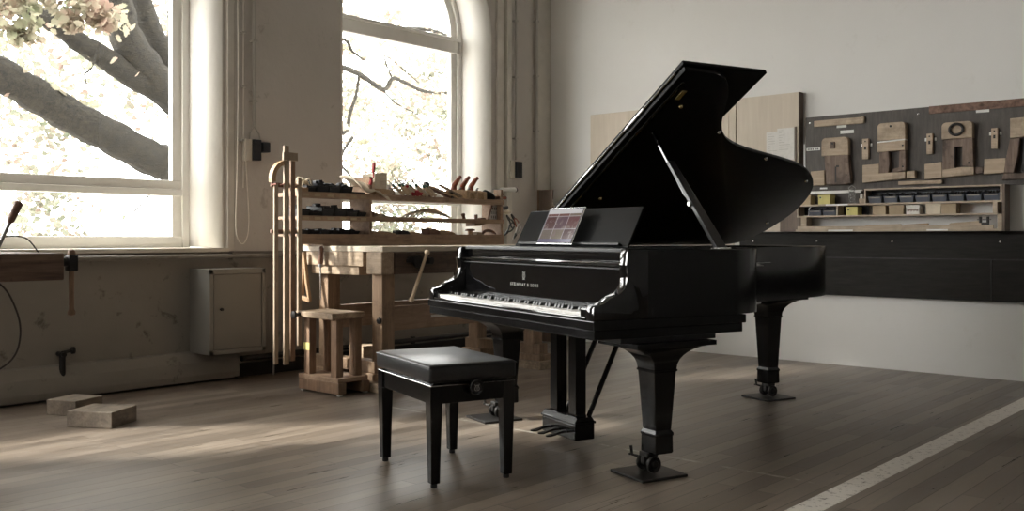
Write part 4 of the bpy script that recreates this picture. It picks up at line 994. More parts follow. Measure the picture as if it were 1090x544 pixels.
# middle shelf, right compartment
Z2 = 1.1785
mids = [('tool_wood_dark', 4.60, 4.70, .06, 'dark curved wooden piece at left of the middle shelf'), ('bench_end', 4.64, 4.78, .035, 'pale wooden wedge on the middle shelf by the upright'), ('tool_wood_dark', 4.73, 4.95, .016, 'flat brown wooden strip on the middle shelf')]
for mat, y0, y1, h, lab in mids:
    bm = bm_new(); prism(bm, [(y0, Z2), (y1, Z2), (y1, Z2+h*.3), ((y0+y1)/2, Z2+h*.8), (y0+.01, Z2+h)], SX-.13+.04*(mat == 'bench_end'), SX-.10+.05*(mat == 'bench_end') + (.04 if h < .03 else 0), 'X', .003)
    solo('wooden_wedge', bm, mat, lab, 'wedge', (SX-.1, y0, Z2))
for k, (y0, y1, x, lab) in enumerate(((4.68, 4.80, -.05, 'thin dark scriber leaning at the left of the middle shelf'), (5.08, 5.20, -.03, 'thin dark awl lying on the middle shelf in front of the window'))):
    t = thing('scriber', lab, 'tool', (SX+x, y0, Z2))
    bm = bm_new(); tube(bm, [(0, 0, .055 if k == 0 else .025), (0, (y1-y0)*.6, .022 if k == 0 else .012)], .004, 8); obj('handle', bm, 'black_plastic', t, 40)
    bm = bm_new(); tube(bm, [(0, (y1-y0)*.6, .022 if k == 0 else .012), (0, y1-y0, .005)], .0025, 6); obj('point', bm, 'steel', t, 40)
bm = bm_new()
for k in range(5):
    tube(bm, catmull([(SX-.20+.01*k, 5.02+k*.03, Z2+.01), (SX-.15, 5.12+k*.035, Z2+.06+.006*k), (SX-.1, 5.30+k*.02, Z2+.045), (SX-.05, 5.42, Z2+.01)], 5), .007, 6)
solo('bent_strips', bm, 'cloth_cream', 'bundle of pale bent veneer strips on the middle shelf', 'strips', (SX-.1, 5.2, Z2), smooth=40)
bm = bm_new(); lathe(bm, [(.012, 0), (.015, .006), (.012, .02), (.018, .045), (.010, .052)], (SX-.04, 5.56, Z2), (0, -.3, 1), 12); solo('turned_wood', bm, 'tool_wood_dark', 'small dark turned wooden knob on the middle shelf', 'knob', (SX-.04, 5.56, Z2), smooth=40)
bm = bm_new(); lathe(bm, [(.014, 0), (.014, .040), (.012, .043)], (SX-.04, 5.70, Z2), (0, 0, 1), 14); solo('wooden_dowel', bm, 'tool_wood_dark', 'short upright wooden dowel on the middle shelf', 'dowel', (SX-.04, 5.70, Z2), smooth=40)
bm = bm_new(); box(bm, SX-.06, SX-.02, 5.74, 5.80, Z2, Z2+.018, .003); solo('wooden_block', bm, 'tool_wood_dark', 'tiny brown block right of the dowel on the middle shelf', 'block', (SX-.04, 5.77, Z2))
t = thing('sharpening_card', 'pale card with black markings leaning at the right of the middle shelf', 'card', (SX-.06, 5.925, Z2), 0)
bm = bm_new(); prism(bm, [(-.055, 0), (.055, 0), (.055, .125), (-.005, .125)], -.003, .003, 'X'); obj('card', bm, 'paper', t)
bm = bm_new()
for i in range(3):
    for j in range(3): box(bm, .003, .0045, -.012+i*.024+j*.008-.010, -.004+i*.024+j*.008-.010, .015+j*.036, .038+j*.036)
obj('markings', bm, 'black_plastic', t)
bm = bm_new(); prism(bm, [(-.068, 0), (-.054, 0), (-.004, .125), (-.016, .125)], -.005, .005, 'X'); obj('edge_bar', bm, 'tool_wood_dark', t)
bm = bm_new(); prism(bm, [(5.70, 1.155), (5.86, 1.155), (5.76, 1.128), (5.70, 1.125)], SX-.16, SX-.05, 'X', .002); solo('shelf_bracket', bm, 'shelf_wood', 'small wooden bracket fixed under the middle shelf', 'bracket', (SX-.1, 5.75, 1.155))
# bottom shelf, right compartment
Z3 = 1.0553
bots = [('tool_wood', 4.59, 4.82, .026, 'flat brown wooden slab at left of the bottom shelf'), ('dark_iron', 4.87, 4.97, .032, 'dark iron plane body on the bottom shelf'), ('tool_wood', 4.96, 5.10, .022, 'light brown offcut beside the dark plane body'), ('tool_wood_dark', 5.17, 5.30, .050, 'dark red wooden block in the middle of the bottom shelf'), ('tool_wood', 5.27, 5.46, .036, 'long tapering wooden piece on the bottom shelf'), ('bench_end', 5.60, 5.69, .022, 'pale square offcut on the bottom shelf')]
for mat, y0, y1, h, lab in bots:
    bm = bm_new(); prism(bm, [(y0, Z3), (y1, Z3), (y1-.01, Z3+h*.35), ((y0+y1)/2+.02, Z3+h*.85), (y0+.008, Z3+h), (y0, Z3+h*.7)], SX-.14, SX-.035, 'X', .004)
    solo('wood_offcut', bm, mat, lab, 'offcut', (SX-.1, y0, Z3))
t = thing('turned_wood', 'small mushroom shaped wooden piece on the bottom shelf', 'knob', (SX-.05, 5.64, Z3)); 
bm = bm_new(); lathe(bm, [(.022, .0), (.020, .022), (.020, .028)], (0, 0, .0), (0, 0, 1), 12); obj('stem', bm, 'tool_wood', t, 40); bm = bm_new(); lathe(bm, [(.02, .028), (.042, .032), (.040, .044), (.02, .048)], (0, 0, 0), (0, 0, 1), 14); obj('cap', bm, 'tool_wood_dark', t, 40)
t.location.x -= .0
bpy.data.objects['wood_offcut.005'].location.y += .14; bpy.data.objects['wood_offcut.005'].location.x -= .03
bm = bm_new(); tube(bm, catmull([(SX-.06, 5.80, Z3+.010), (SX-.06, 5.84, Z3+.034), (SX-.06, 5.90, Z3+.032), (SX-.06, 5.96, Z3+.008)], 5), [.006]+[.012]*13+[.008]*2, 8); solo('bentwood_piece', bm, 'tool_wood_dark', 'curved dark wooden handle at right of the bottom shelf', 'handle', (SX-.06, 5.88, Z3), smooth=40)

# ------------------------------------------------------------ back wall: panelling, plywood, tool board
YW = YB
bm = bm_new(); box(bm, -4.03, XR-.02, YW-.04, YW, .565, 1.065, .003); box(bm, -4.03, XR-.02, YW-.055, YW, 1.062, 1.078, .002)
t = thing('wall_panelling', 'long low blackish panelling strip along the right wall', 'panelling', (-2, YW-.02, .565)); obj('panel', bm, 'black_panel', t, world=True)
bm = bm_new(); box(bm, -4.03, XR-.02, YW-.044, YW-.038, .866, .874); box(bm, -2.013, -2.005, YW-.044, YW-.038, .565, .866); obj('seam', bm, 'dark_iron', t, world=True)
for x in (-3.9, -3.33, -2.72, -1.95):
    bm = bm_new(); lathe(bm, [(.004, 0), (.007, .003), (.003, .006)], (x, YW-.04, 1.0), (0, -1, 0), 8); obj('screw', bm, 'chrome', t, 40, True)

bm = bm_new(); box(bm, -5.66, -4.75, YW-.022, YW-.001, .72, 2.235, .002); solo('plywood_sheet', bm, 'plywood', 'pale plywood sheet against the wall left of the raised piano lid', 'board', (-5.2, YW-.01, .72), rotz=0)
bm = bm_new(); box(bm, -4.62, -4.10, YW-.022, YW-.001, .80, 2.0, .002); solo('plywood_sheet', bm, 'plywood', 'plywood sheet seen low behind the piano lid left of the panelling', 'board', (-4.3, YW-.01, .80))
bm = bm_new(); box(bm, -4.04, -3.475, YW-.07, YW-.055, 1.08, 2.235, .002); 
t = thing('plywood_sheet', 'large pale plywood sheet right of the piano lid standing on the dark ledge', 'board', (-3.75, YW-.06, 1.08)); obj('sheet', bm, 'plywood', t, world=True)
bm = bm_new(); box(bm, -3.475, -3.464, YW-.073, YW-.001, 1.08, 2.235, .001); obj('edge_strip', bm, 'panel_brown', t, world=True)
for k, (x0, x1, z1, lab) in enumerate(((-4.115, -4.05, 2.245, 'pale upright slat right beside the large plywood sheet'), (-4.19, -4.125, 2.19, 'second pale upright slat left of the large plywood sheet'), (-4.27, -4.20, 2.20, 'third pale upright slat, nearest the piano lid edge'))):
    bm = bm_new(); box(bm, x0, x1, YW-.07+.012*k, YW-.055+.012*k, 1.08, z1, .002); solo('timber_plank', bm, 'plywood', lab, 'slat', ((x0+x1)/2, YW-.03, 1.08), 'slats beside the plywood sheet')
bm = bm_new(); box(bm, -4.35, -4.03, YW-.08, YW, 1.045, 1.0795, .003); solo('ledge_board', bm, 'wall_shelf_wood', 'short ledge board carrying the upright slats behind the piano lid', 'ledge', (-4.2, YW-.04, 1.05))
bm = bm_new(); box(bm, -3.62, -3.44, YW-.11, YW-.088, 1.08, 1.36, .003); solo('brown_board', bm, 'panel_brown', 'dark brown board standing on the ledge left of the small shelf', 'board', (-3.53, YW-.1, 1.08))
t = thing('paper_notices', 'white printed papers pinned to the large plywood sheet', 'paper', (-3.62, YW-.073, 1.74))
for k, (x0, x1, z0, z1) in enumerate(((-3.76, -3.62, 1.70, 1.92), (-3.66, -3.51, 1.68, 1.945), (-3.75, -3.60, 1.60, 1.74))):
    bm = bm_new(); box(bm, x0, x1, YW-.075-.0015*k, YW-.0705-.0015*k, z0, z1); s_ = obj('sheet', bm, 'paper', t, world=True)
    bm = bm_new(); rr = random.Random(k+3)
    for q in range(9):
        z = z1-.02-q*.02; 
        if z > z0+.01: box(bm, x0+.015, x0+.03+rr.random()*(x1-x0-.06), YW-.0765-.0015*k, YW-.0745-.0015*k, z, z+.0035)
    obj('print', bm, 'grey_paint', s_, world=True)
bm = bm_new(); box(bm, -3.505, -3.49, YW-.082, YW-.0705, 1.66, 1.95, .001); obj('batten', bm, 'panel_brown', t, world=True)
# brown board leaning in the corner
t = thing('corner_board', 'brown wooden board standing in the room corner behind the music desk', 'board', (-6.07, 7.28, .0))
bm = bm_new(); box(bm, -6.13, -5.96, 7.27, 7.295, 0, 1.505, .003); obj('panel', bm, 'panel_brown', t, world=True)
bm = bm_new(); box(bm, -6.15, -6.13, 7.265, 7.30, 0, 1.508, .002); obj('edge', bm, 'brown_strip', t, world=True)

BF_ = YW-.045         # board face
t = thing('tool_board', 'large dark wall board with wooden jigs hung on the right wall', 'board', (-2.5, YW-.03, 1.39))
bm = bm_new(); box(bm, -3.425, -.9, BF_, YW-.001, 1.41, 2.02, .002); box(bm, -3.425, -1.93, BF_+.006, YW-.001, 1.295, 1.41, .001); obj('board', bm, 'tool_board', t, world=True)
bm = bm_new(); box(bm, -3.425, -2.95, BF_-.012, BF_+.01, 1.388, 1.41, .001); box(bm, -3.437, -3.424, BF_-.005, YW-.003, 1.388, 1.80, .001); obj('bottom_batten', bm, 'label_white', t, world=True)
for (x0, x1, z0, z1) in ((-3.16, -3.08, 1.915, 1.935), (-3.13, -3.02, 1.865, 1.892), (-2.11, -2.02, 1.945, 1.965), (-3.30, -3.24, 1.425, 1.438)):
    bm = bm_new(); box(bm, x0, x1, BF_-.002, BF_+.002, z0, z1); obj('label', bm, 'label_white', t, world=True)
bm = bm_new(); box(bm, -3.415, -3.30, BF_-.002, BF_+.002, 1.745, 1.768); lw = obj('label', bm, 'label_white', t, world=True)
bm = bm_new()
for k in range(7):
    if k != 4: box(bm, -3.405+k*.014, -3.397+k*.014, BF_-.003, BF_-.001, 1.750, 1.763)
obj('label_print', bm, 'dark_iron', lw, world=True)
for x in (-3.385, -2.52, -2.0):
    bm = bm_new(); lathe(bm, [(.004, 0), (.009, .003), (.003, .006)], (x, BF_, 1.972), (0, -1, 0), 10); obj('screw', bm, 'chrome', t, 40, True)
bm = bm_new(); box(bm, -3.345, -2.94, BF_-.02, BF_, 1.935, 1.985, .003); box(bm, -2.955, -2.930, BF_-.026, BF_, 1.937, 1.988, .002)
for x in (-3.31, -3.25): lathe(bm, [(.006, 0), (.006, .001)], (x, BF_-.021, 1.965), (0, -1, 0), 8)
solo('wooden_rule', bm, 'jig_pale', 'pale wooden rule screwed at the top left of the tool board', 'rule', (-3.14, BF_, 1.96))
bm = bm_new(); box(bm, -2.44, -1.0, BF_-.012, BF_, 1.965, 2.022, .002); solo('rusty_rail', bm, 'rust_metal', 'long rusty metal rail along the top edge of the tool board', 'rail', (-1.8, BF_, 1.99))

def rpoly(x0, x1, z0, z1, r, corners=(0, 0, 1, 1)):
    out = []
    for (cx, cz, a0, on) in ((x0+r, z0+r, PI, corners[0]), (x1-r, z0+r, 1.5*PI, corners[1]), (x1-r, z1-r, 0, corners[2]), (x0+r, z1-r, .5*PI, corners[3])):
        if on: out += [(cx+r*math.cos(a0+k*PI/8), cz+r*math.sin(a0+k*PI/8)) for k in range(5)]
        else: out.append((cx+(r if math.cos(a0+PI/4) > 0 else -r), cz+(r if math.sin(a0+PI/4) > 0 else -r)))
    return out
def part_poly(name, poly, y0, y1, mat, t, bev=.003):
    bm = bm_new(); prism(bm, poly, y0, y1, 'Y', bev); return obj(name, bm, mat, t, world=True)
F = BF_
# jig 1, slightly tilted
t = thing('wooden_jig', 'tilted rounded wooden jig with square foot at left of the tool board', 'jig', (-3.15, F, 1.46))
part_poly('head', rpoly(-3.265, -3.045, 1.69, 1.835, .035), F-.055, F, 'jig_pale', t)
part_poly('plate', [(-3.245, 1.69), (-3.05, 1.69), (-3.025, 1.465), (-3.07, 1.455), (-3.225, 1.455)], F-.05, F, 'jig_brown', t)
part_poly('foot', [(-3.355, 1.455), (-3.24, 1.455), (-3.24, 1.575), (-3.355, 1.57)], F-.055, F, 'jig_pale', t)
part_poly('hanging_tab', rpoly(-3.19, -3.15, 1.745, 1.80, .008), F-.068, F-.054, 'jig_brown', t, .002)
bm = bm_new(); lathe(bm, [(.008, 0), (.008, .002)], (-3.168, F-.068, 1.785), (0, -1, 0), 10); lathe(bm, [(.006, 0), (.006, .002)], (-3.06, F-.05, 1.53), (0, -1, 0), 10); box(bm, -3.155, -3.142, F-.0505, F-.049, 1.475, 1.60, .0); box(bm, -3.145, -3.12, F-.0505, F-.049, 1.595, 1.61); obj('slot', bm, 'rubber', t, world=True)
# jig 2
t = thing('wooden_jig', 'rounded wooden jig with a light line across it left of the ring jig', 'jig', (-2.7, F, 1.47))
part_poly('head', rpoly(-2.812, -2.60, 1.785, 1.918, .03), F-.055, F, 'jig_pale', t)
part_poly('bar', [(-2.812, 1.695), (-2.60, 1.70), (-2.60, 1.775), (-2.812, 1.765)], F-.065, F, 'jig_pale', t)
part_poly('light_strip', [(-2.812, 1.765), (-2.60, 1.776), (-2.60, 1.786), (-2.812, 1.776)], F-.060, F, 'label_white', t, 0)
part_poly('left_cheek', [(-2.80, 1.53), (-2.728, 1.53), (-2.72, 1.60), (-2.73, 1.70), (-2.80, 1.70)], F-.05, F, 'jig_brown', t)
part_poly('right_cheek', [(-2.695, 1.535), (-2.60, 1.54), (-2.60, 1.70), (-2.645, 1.70), (-2.65, 1.57), (-2.695, 1.56)], F-.05, F, 'jig_brown', t)
part_poly('foot', [(-2.93, 1.462), (-2.60, 1.482), (-2.60, 1.535), (-2.80, 1.53), (-2.80, 1.605), (-2.93, 1.60)], F-.055, F, 'jig_pale', t)
part_poly('end_block', [(-2.592, 1.482), (-2.53, 1.485), (-2.53, 1.54), (-2.592, 1.536)], F-.05, F, 'jig_pale', t)
bm = bm_new(); lathe(bm, [(.009, 0), (.009, .002)], (-2.71, F-.055, 1.89), (0, -1, 0), 10); lathe(bm, [(.007, 0), (.007, .002)], (-2.615, F-.065, 1.735), (0, -1, 0), 10); lathe(bm, [(.007, 0), (.007, .002)], (-2.62, F-.05, 1.575), (0, -1, 0), 10); obj('slot', bm, 'rubber', t, world=True)
# jig 3 with ring
t = thing('wooden_jig', 'rounded wooden jig with a dark ring hung on its head', 'jig', (-2.2, F, 1.47))
part_poly('head', rpoly(-2.335, -2.12, 1.762, 1.885, .03), F-.055, F, 'jig_pale', t)
part_poly('plate', [(-2.33, 1.535), (-2.245, 1.535), (-2.245, 1.70), (-2.19, 1.70), (-2.19, 1.56), (-2.115, 1.545), (-2.12, 1.76), (-2.33, 1.76)], F-.05, F, 'jig_brown', t)
part_poly('foot', [(-2.33, 1.478), (-2.11, 1.492), (-2.11, 1.545), (-2.19, 1.55), (-2.33, 1.535)], F-.055, F, 'jig_pale', t)
part_poly('side_block', [(-2.46, 1.47), (-2.335, 1.475), (-2.335, 1.595), (-2.46, 1.585)], F-.05, F, 'jig_pale', t)
part_poly('end_block', [(-2.10, 1.495), (-2.05, 1.50), (-2.05, 1.545), (-2.10, 1.545)], F-.05, F, 'jig_brown', t)
bm = bm_new(); lathe(bm, [(.008, 0), (.008, .002)], (-2.145, F-.05, 1.578), (0, -1, 0), 10); box(bm, -2.25, -2.243, F-.051, F-.045, 1.55, 1.70); obj('slot', bm, 'rubber', t, world=True)
bm = bm_new(); tube(bm, [(-2.228+.047*math.cos(a), F-.068, 1.828+.040*math.sin(a)) for a in [k*2*PI/24 for k in range(25)]], .010, 8)
solo('dark_ring', bm, 'dark_iron', 'dark round iron ring hanging on the head of a jig', 'ring', (-2.228, F-.068, 1.828), smooth=40)
bm = bm_new(); box(bm, -2.66, -2.34, F-.035, F, 1.435, 1.462, .002); solo('wooden_strip', bm, 'jig_pale', 'thin wooden strip on the board just above the box shelf', 'strip', (-2.5, F, 1.45))
# jig 4, cut off by the frame
t = thing('wooden_jig', 'grey worn wooden jig cut off by the right edge of the photo', 'jig', (-1.85, F, 1.46))
part_poly('head', [(-1.87, 1.74), (-1.68, 1.75), (-1.68, 1.885), (-1.87, 1.88)], F-.05, F, 'jig_pale', t)
part_poly('plate', [(-1.91, 1.495), (-1.845, 1.49), (-1.82, 1.60), (-1.805, 1.735), (-1.87, 1.735), (-1.895, 1.60)], F-.055, F, 'jig_brown', t)
part_poly('foot', [(-2.045, 1.49), (-1.90, 1.495), (-1.90, 1.60), (-2.04, 1.60)], F-.05, F, 'jig_pale', t)
part_poly('base', [(-1.925, 1.445), (-1.66, 1.445), (-1.66, 1.485), (-1.91, 1.49)], F-.055, F, 'jig_brown', t)
part_poly('right_plate', [(-1.80, 1.50), (-1.68, 1.50), (-1.68, 1.72), (-1.79, 1.72)], F-.03, F, 'rubber', t)
# small templates
for (x0, x1, z0, z1, lab) in ((-2.942, -2.892, 1.648, 1.81, 'small narrow wooden template left of the light-lined jig'), (-2.452, -2.408, 1.66, 1.815, 'small narrow wooden template between the two middle jigs'), (-2.0, -1.957, 1.672, 1.822, 'small narrow wooden template nearest the right edge')):
    t = thing('wooden_template', lab, 'template', ((x0+x1)/2, F, z0), 0, 'narrow templates on the tool board')
    bm = bm_new(); box(bm, x0, x1, F-.030, F, z0, z1, .003); obj('template', bm, 'jig_pale', t, world=True)
    bm = bm_new(); lathe(bm, [(.006, 0), (.006, .002)], ((x0+x1)/2, F-.030, z1-.022), (0, -1, 0), 8); box(bm, (x0+x1)/2-.007, (x0+x1)/2+.007, F-.0315, F-.0295, z0+.075, z0+.10); obj('hole', bm, 'rubber', t, world=True)
    for xa in (x1+.006, x0-.02):
        bm = bm_new(); box(bm, xa, xa+.014, F-.006, F, z0+.10, z0+.125, .003); obj('tag', bm, 'label_white', t, world=True)

# wall shelf of boxes
S0, S1 = YW-.165, YW-.0405
t = thing('wall_shelf', 'long low wooden shelf rack with compartments below the tool board', 'shelf', (-2.6, YW-.1, 1.08))
bm = bm_new()
def shp(x0, x1, z0, z1, y0=S0, y1=S1): box(bm, x0, x1, y0, y1, z0, z1, .001)
shp(-3.48, -1.905, 1.284, 1.298); obj('long_board', bm, 'wall_shelf_wood', t, world=True)
bm = bm_new(); shp(-2.89, -1.905, 1.398, 1.410); shp(-2.89, -2.878, 1.298, 1.398); shp(-1.917, -1.905, 1.298, 1.398); obj('upper_frame', bm, 'wall_shelf_wood', t, world=True)
bm = bm_new(); shp(-3.445, -1.93, 1.195, 1.207); shp(-3.445, -3.433, 1.207, 1.284); shp(-3.113, -3.101, 1.207, 1.284); shp(-1.965, -1.935, 1.207, 1.284); obj('lower_frame', bm, 'wall_shelf_wood', t, world=True)
bm = bm_new(); box(bm, -3.44, -1.96, S0, S0+.012, 1.095, 1.122, .001); shp(-3.455, -1.905, 1.0785, 1.096); shp(-1.935, -1.905, 1.096, 1.20); shp(-3.42, -3.37, 1.096, 1.195, S0+.02); obj('tray', bm, 'wall_shelf_wood', t, world=True)
bm = bm_new(); box(bm, -2.88, -1.915, S1-.006, S1-.001, 1.298, 1.398); box(bm, -3.44, -2.9, S1-.006, S1-.001, 1.207, 1.284); obj('back_panel', bm, 'rubber', t, world=True)
bm = bm_new(); box(bm, -1.904, -1.884, YW-.165, YW-.041, 1.08, 1.41, .002); obj('side_panel', bm, 'panel_brown', t, world=True)
for (x0, x1, z) in ((-3.18, -2.98, 1.0875), (-3.20, -3.02, 1.291), (-2.42, -2.27, 1.0875)):
    bm = bm_new(); box(bm, x0, x1, S0-.002, S0, z-.006, z+.006); obj('label', bm, 'label_white', t, world=True)
# grey bins in the upper row (six) and in the lower left compartment (two)
b0 = thing('clear_bin', 'x', 'bin', (0, 0, 0), 0, 'grey plastic bins on the wall shelf')
def cbin(w_, h):
    bm = bm_new(); d = .105
    loft(bm, [[(x, y, z) for x, y in ((-w_*.44, -d/2+.01), (w_*.44, -d/2+.01), (w_*.46, d/2), (-w_*.46, d/2))] for z in (0,)] + [[(-w_*.5, -d/2, h*.62), (w_*.5, -d/2, h*.62), (w_*.5, d/2, h), (-w_*.5, d/2, h)], [(-w_*.46, -d/2+.005, h*.60), (w_*.46, -d/2+.005, h*.60), (w_*.46, d/2-.004, h*.97), (-w_*.46, d/2-.004, h*.97)], [(-w_*.40, -d/2+.014, .006), (w_*.40, -d/2+.014, .006), (w_*.42, d/2-.004, .006), (-w_*.42, d/2-.004, .006)]])
    return bm
obj('bin', cbin(.108, .080), 'grey_bin', b0)
bm = bm_new(); box(bm, -.042, .042, -.057, -.051, .036, .046, .002); obj('label_rim', bm, 'pipe_paint', b0)
bm = bm_new()
rr = random.Random(5)
for q in range(10):
    tube(bm, [(rr.uniform(-.04, .04), rr.uniform(-.03, .03), .03), (rr.uniform(-.04, .04), rr.uniform(-.03, .03), .07)], .006, 6)
obj('contents', bm, 'dark_iron', b0, kind='stuff')
posn = ['leftmost', 'second', 'third', 'fourth', 'fifth', 'sixth', 'seventh', 'rightmost']
for k in range(8):
    lab = 'grey bin in the upper wall shelf row, %s of the eight' % posn[k]; loc = (-2.81+k*.119, YW-.105, 1.2985)
    if k == 0: b0.location = loc; b0['label'] = lab
    else: dup(b0, loc, (0, 0, 0), lab)
for k, x in enumerate((-3.295, -3.175)):
    dup(b0, (x, YW-.105, 1.2075), (0, 0, 0), ['grey bin in the lower left shelf compartment beside the divider', 'pale grey bin in the lower left compartment beside the yellow box'][k], (1, 1, .85))
bm = bm_new(); tube(bm, [(-3.40, YW-.13, 1.2075), (-3.36, YW-.13, 1.2075), (-3.355, YW-.13, 1.265), (-3.34, YW-.13, 1.28)], .004, 6); solo('wire_hook', bm, 'steel', 'small wire hook at the left end of the lower compartment', 'hook', (-3.36, YW-.13, 1.2075), smooth=40)
# cartons and small things
def carton(x0, x1, z0, z1, mat, lab, y0=YW-.15, lid=True, nm='carton'):
    t = thing(nm, lab, 'box', ((x0+x1)/2, (y0+YW-.05)/2, z0))
    bm = bm_new(); box(bm, x0, x1, y0, YW-.055, z0, z1, .002); o = obj('carton', bm, mat, t, world=True)
    bm = bm_new(); box(bm, x0-.002, x1+.002, y0-.002, YW-.053, z1-.018, z1+.001, .001); obj('carton_lid', bm, mat, t, world=True)
    return t
carton(-3.43, -3.335, 1.2985, 1.372, 'cardboard', 'brown carton at the left end of the long wall shelf')
y_ = carton(-3.27, -3.17, 1.2985, 1.373, 'yellow_card', 'yellow carton on top of the long wall shelf')
bm = bm_new(); lathe(bm, [(.007, 0), (.007, .001)], (-3.25, YW-.1525, 1.352), (0, -1, 0), 10); obj('sticker', bm, 'green_paint', y_, world=True)
y_ = carton(-3.04, -2.95, 1.2075, 1.272, 'yellow_card', 'yellow carton in the lower row of the wall shelf')
bm = bm_new(); lathe(bm, [(.007, 0), (.007, .001)], (-3.02, YW-.1525, 1.25), (0, -1, 0), 10); obj('sticker', bm, 'green_paint', y_, world=True)
carton(-2.83, -2.73, 1.2075, 1.277, 'cardboard', 'tan carton in the lower row right of the yellow one')
carton(-2.705, -2.595, 1.2075, 1.277, 'cardboard', 'wider tan carton in the lower row beside the printed box')
pr = carton(-2.575, -2.48, 1.2075, 1.275, 'paper', 'white printed carton in the lower shelf row')
bm = bm_new(); rr = random.Random(9)
for q in range(12): box(bm, -2.568+q*.007, -2.568+q*.007+.004, YW-.1525, YW-.150, 1.232+rr.uniform(-.006, .004), 1.248)
obj('print', bm, 'tool_wood_dark', pr, world=True)
carton(-2.43, -2.325, 1.2075, 1.282, 'cloth_cream', 'pale left carton of the close pair in the lower row')
carton(-2.32, -2.215, 1.2075, 1.280, 'cardboard', 'right carton of the close pair in the lower row')
carton(-2.935, -2.895, 1.2985, 1.335, 'jig_pale', 'small wooden block left of the upper bin row', nm='wooden_block')
t = thing('glass_jar', 'clear glass jar with wire clip on the wall shelf', 'jar', (-3.0, YW-.13, 1.2985))
bm = bm_new(); lathe(bm, [(.022, 0), (.026, .006), (.026, .08), (.018, .095), (.018, .105)], (0, 0, 0), (0, 0, 1), 16)
m, nt, b = new_mat('clear_glass'); b.inputs['Transmission Weight'].default_value = .92; b.inputs['Roughness'].default_value = .05; b.inputs['IOR'].default_value = 1.25
obj('jar', bm, 'clear_glass', t, 50)
bm = bm_new(); lathe(bm, [(.02, .105), (.021, .112), (.012, .118)], (0, 0, 0), (0, 0, 1), 14); tube(bm, [(-.022, 0, .09), (-.026, -.004, .125), (0, -.006, .145), (.026, -.004, .125), (.022, 0, .09)], .002, 6); obj('clip_lid', bm, 'steel', t, 40)
t = thing('glue_bottle', 'small dark bottle with white body beside the glass jar', 'bottle', (-2.925, YW-.12, 1.336))
bm = bm_new(); lathe(bm, [(.012, 0), (.014, .004), (.014, .03), (.006, .038)], (0, 0, 0), (0, 0, 1), 12); obj('bottle', bm, 'paper', t, 40)
bm = bm_new(); lathe(bm, [(.008, .038), (.009, .05), (.004, .062)], (0, 0, 0), (0, 0, 1), 10); tube(bm, [(0, 0, .05), (.028, 0, .062)], .004, 6); obj('cap', bm, 'dark_iron', t, 40)
# things on the lowest tray
for (x0, x1, z, h, mat, lab) in ((-2.28, -2.05, 1.122, .02, 'jig_pale', 'flat wooden stick lying at right of the lowest tray'), (-2.60, -2.42, 1.122, .010, 'tool_wood', 'thin wooden stick on the lowest tray in the middle'), (-2.9, -2.62, 1.122, .008, 'jig_pale', 'thin pale stick on the lowest tray left of the middle')):
    bm = bm_new(); prism(bm, [(x0, z), (x1, z), (x1, z+h*1.6), (x0+.02, z+h*.8)], S0+.03, S0+.05, 'Y', .001); box(bm, x0+.02, x1-.02, S0+.03, S0+.05, 1.0965, z+.001); solo('wooden_stick', bm, mat, lab, 'stick', ((x0+x1)/2, S0+.04, 1.0965))
t = thing('small_clamp', 'small dark iron clamp at the right end of the lowest tray', 'clamp', (-2.03, S0+.04, 1.0965))
bm = bm_new(); box(bm, -.03, .03, -.008, .008, 0, .045, .002); box(bm, -.035, -.02, -.012, .012, .04, .085, .002); box(bm, .015, .03, -.012, .012, .04, .085, .002); obj('frame', bm, 'dark_iron', t)
bm = bm_new(); tube(bm, [(-.05, 0, .065), (.045, 0, .065)], .005, 8); obj('screw', bm, 'steel', t, 40)

# ------------------------------------------------------------ outdoors: one big oak, far trees, ground
bm = bm_new(); box(bm, -60, XW-.55, -40, 60, -1.3, -1.2); g_ = obj('ground', bm, 'ground_outside', kind='structure')
oak = thing('oak_tree', 'large old oak with thick leaning branches outside the windows', 'tree', (-9.6, 6.4, -1.2))
def limb(bm, pts, r0, r1, n=5, seg=12, wob=.12):
    P = catmull(pts, n); N = len(P); rr = random.Random(int(pts[0][1]*100))
    tube(bm, P, [(r0+(r1-r0)*i/(N-1))*(1+wob*math.sin(i*1.7)*rr.uniform(.4, 1)) for i in range(N)], seg)
bm = bm_new(); limb(bm, [(-9.6, 6.35, -1.25), (-9.6, 6.30, .2), (-9.55, 6.28, 1.3), (-9.6, 6.35, 2.2), (-9.6, 6.5, 3.4), (-9.7, 6.7, 5)], .42, .26); obj('trunk', bm, 'bark', oak, 60, True)
L_ = [
 ([(-9.6, 6.25, 1.2), (-9.5, 5.75, 1.55), (-9.5, 5.17, 1.80), (-9.5, 4.93, 1.87), (-9.5, 4.53, 2.05), (-9.5, 4.15, 2.21), (-9.5, 3.79, 2.39), (-9.5, 3.40, 2.58), (-9.5, 2.6, 2.9)], .20, .155),
 ([(-9.6, 6.3, 1.9), (-9.55, 5.75, 2.25), (-9.5, 5.16, 2.56), (-9.5, 4.88, 2.82), (-9.5, 4.67, 3.10), (-9.5, 4.56, 3.50), (-9.5, 4.4, 4.2)], .22, .14),
 ([(-9.5, 5.1, 2.56), (-9.5, 4.73, 2.70), (-9.5, 4.43, 2.86), (-9.5, 4.19, 2.97), (-9.45, 3.92, 3.11), (-9.3, 3.4, 3.22), (-9.2, 2.8, 3.28)], .13, .075),
 ([(-9.65, 6.0, 2.35), (-9.7, 5.45, 2.72), (-9.7, 5.20, 2.99), (-9.75, 5.03, 3.3), (-9.8, 4.9, 3.8)], .17, .13),
]
for pts, r0, r1 in L_:
    bm = bm_new(); limb(bm, pts, r0, r1, wob=.08); obj('branch', bm, 'bark', oak, 60, True)
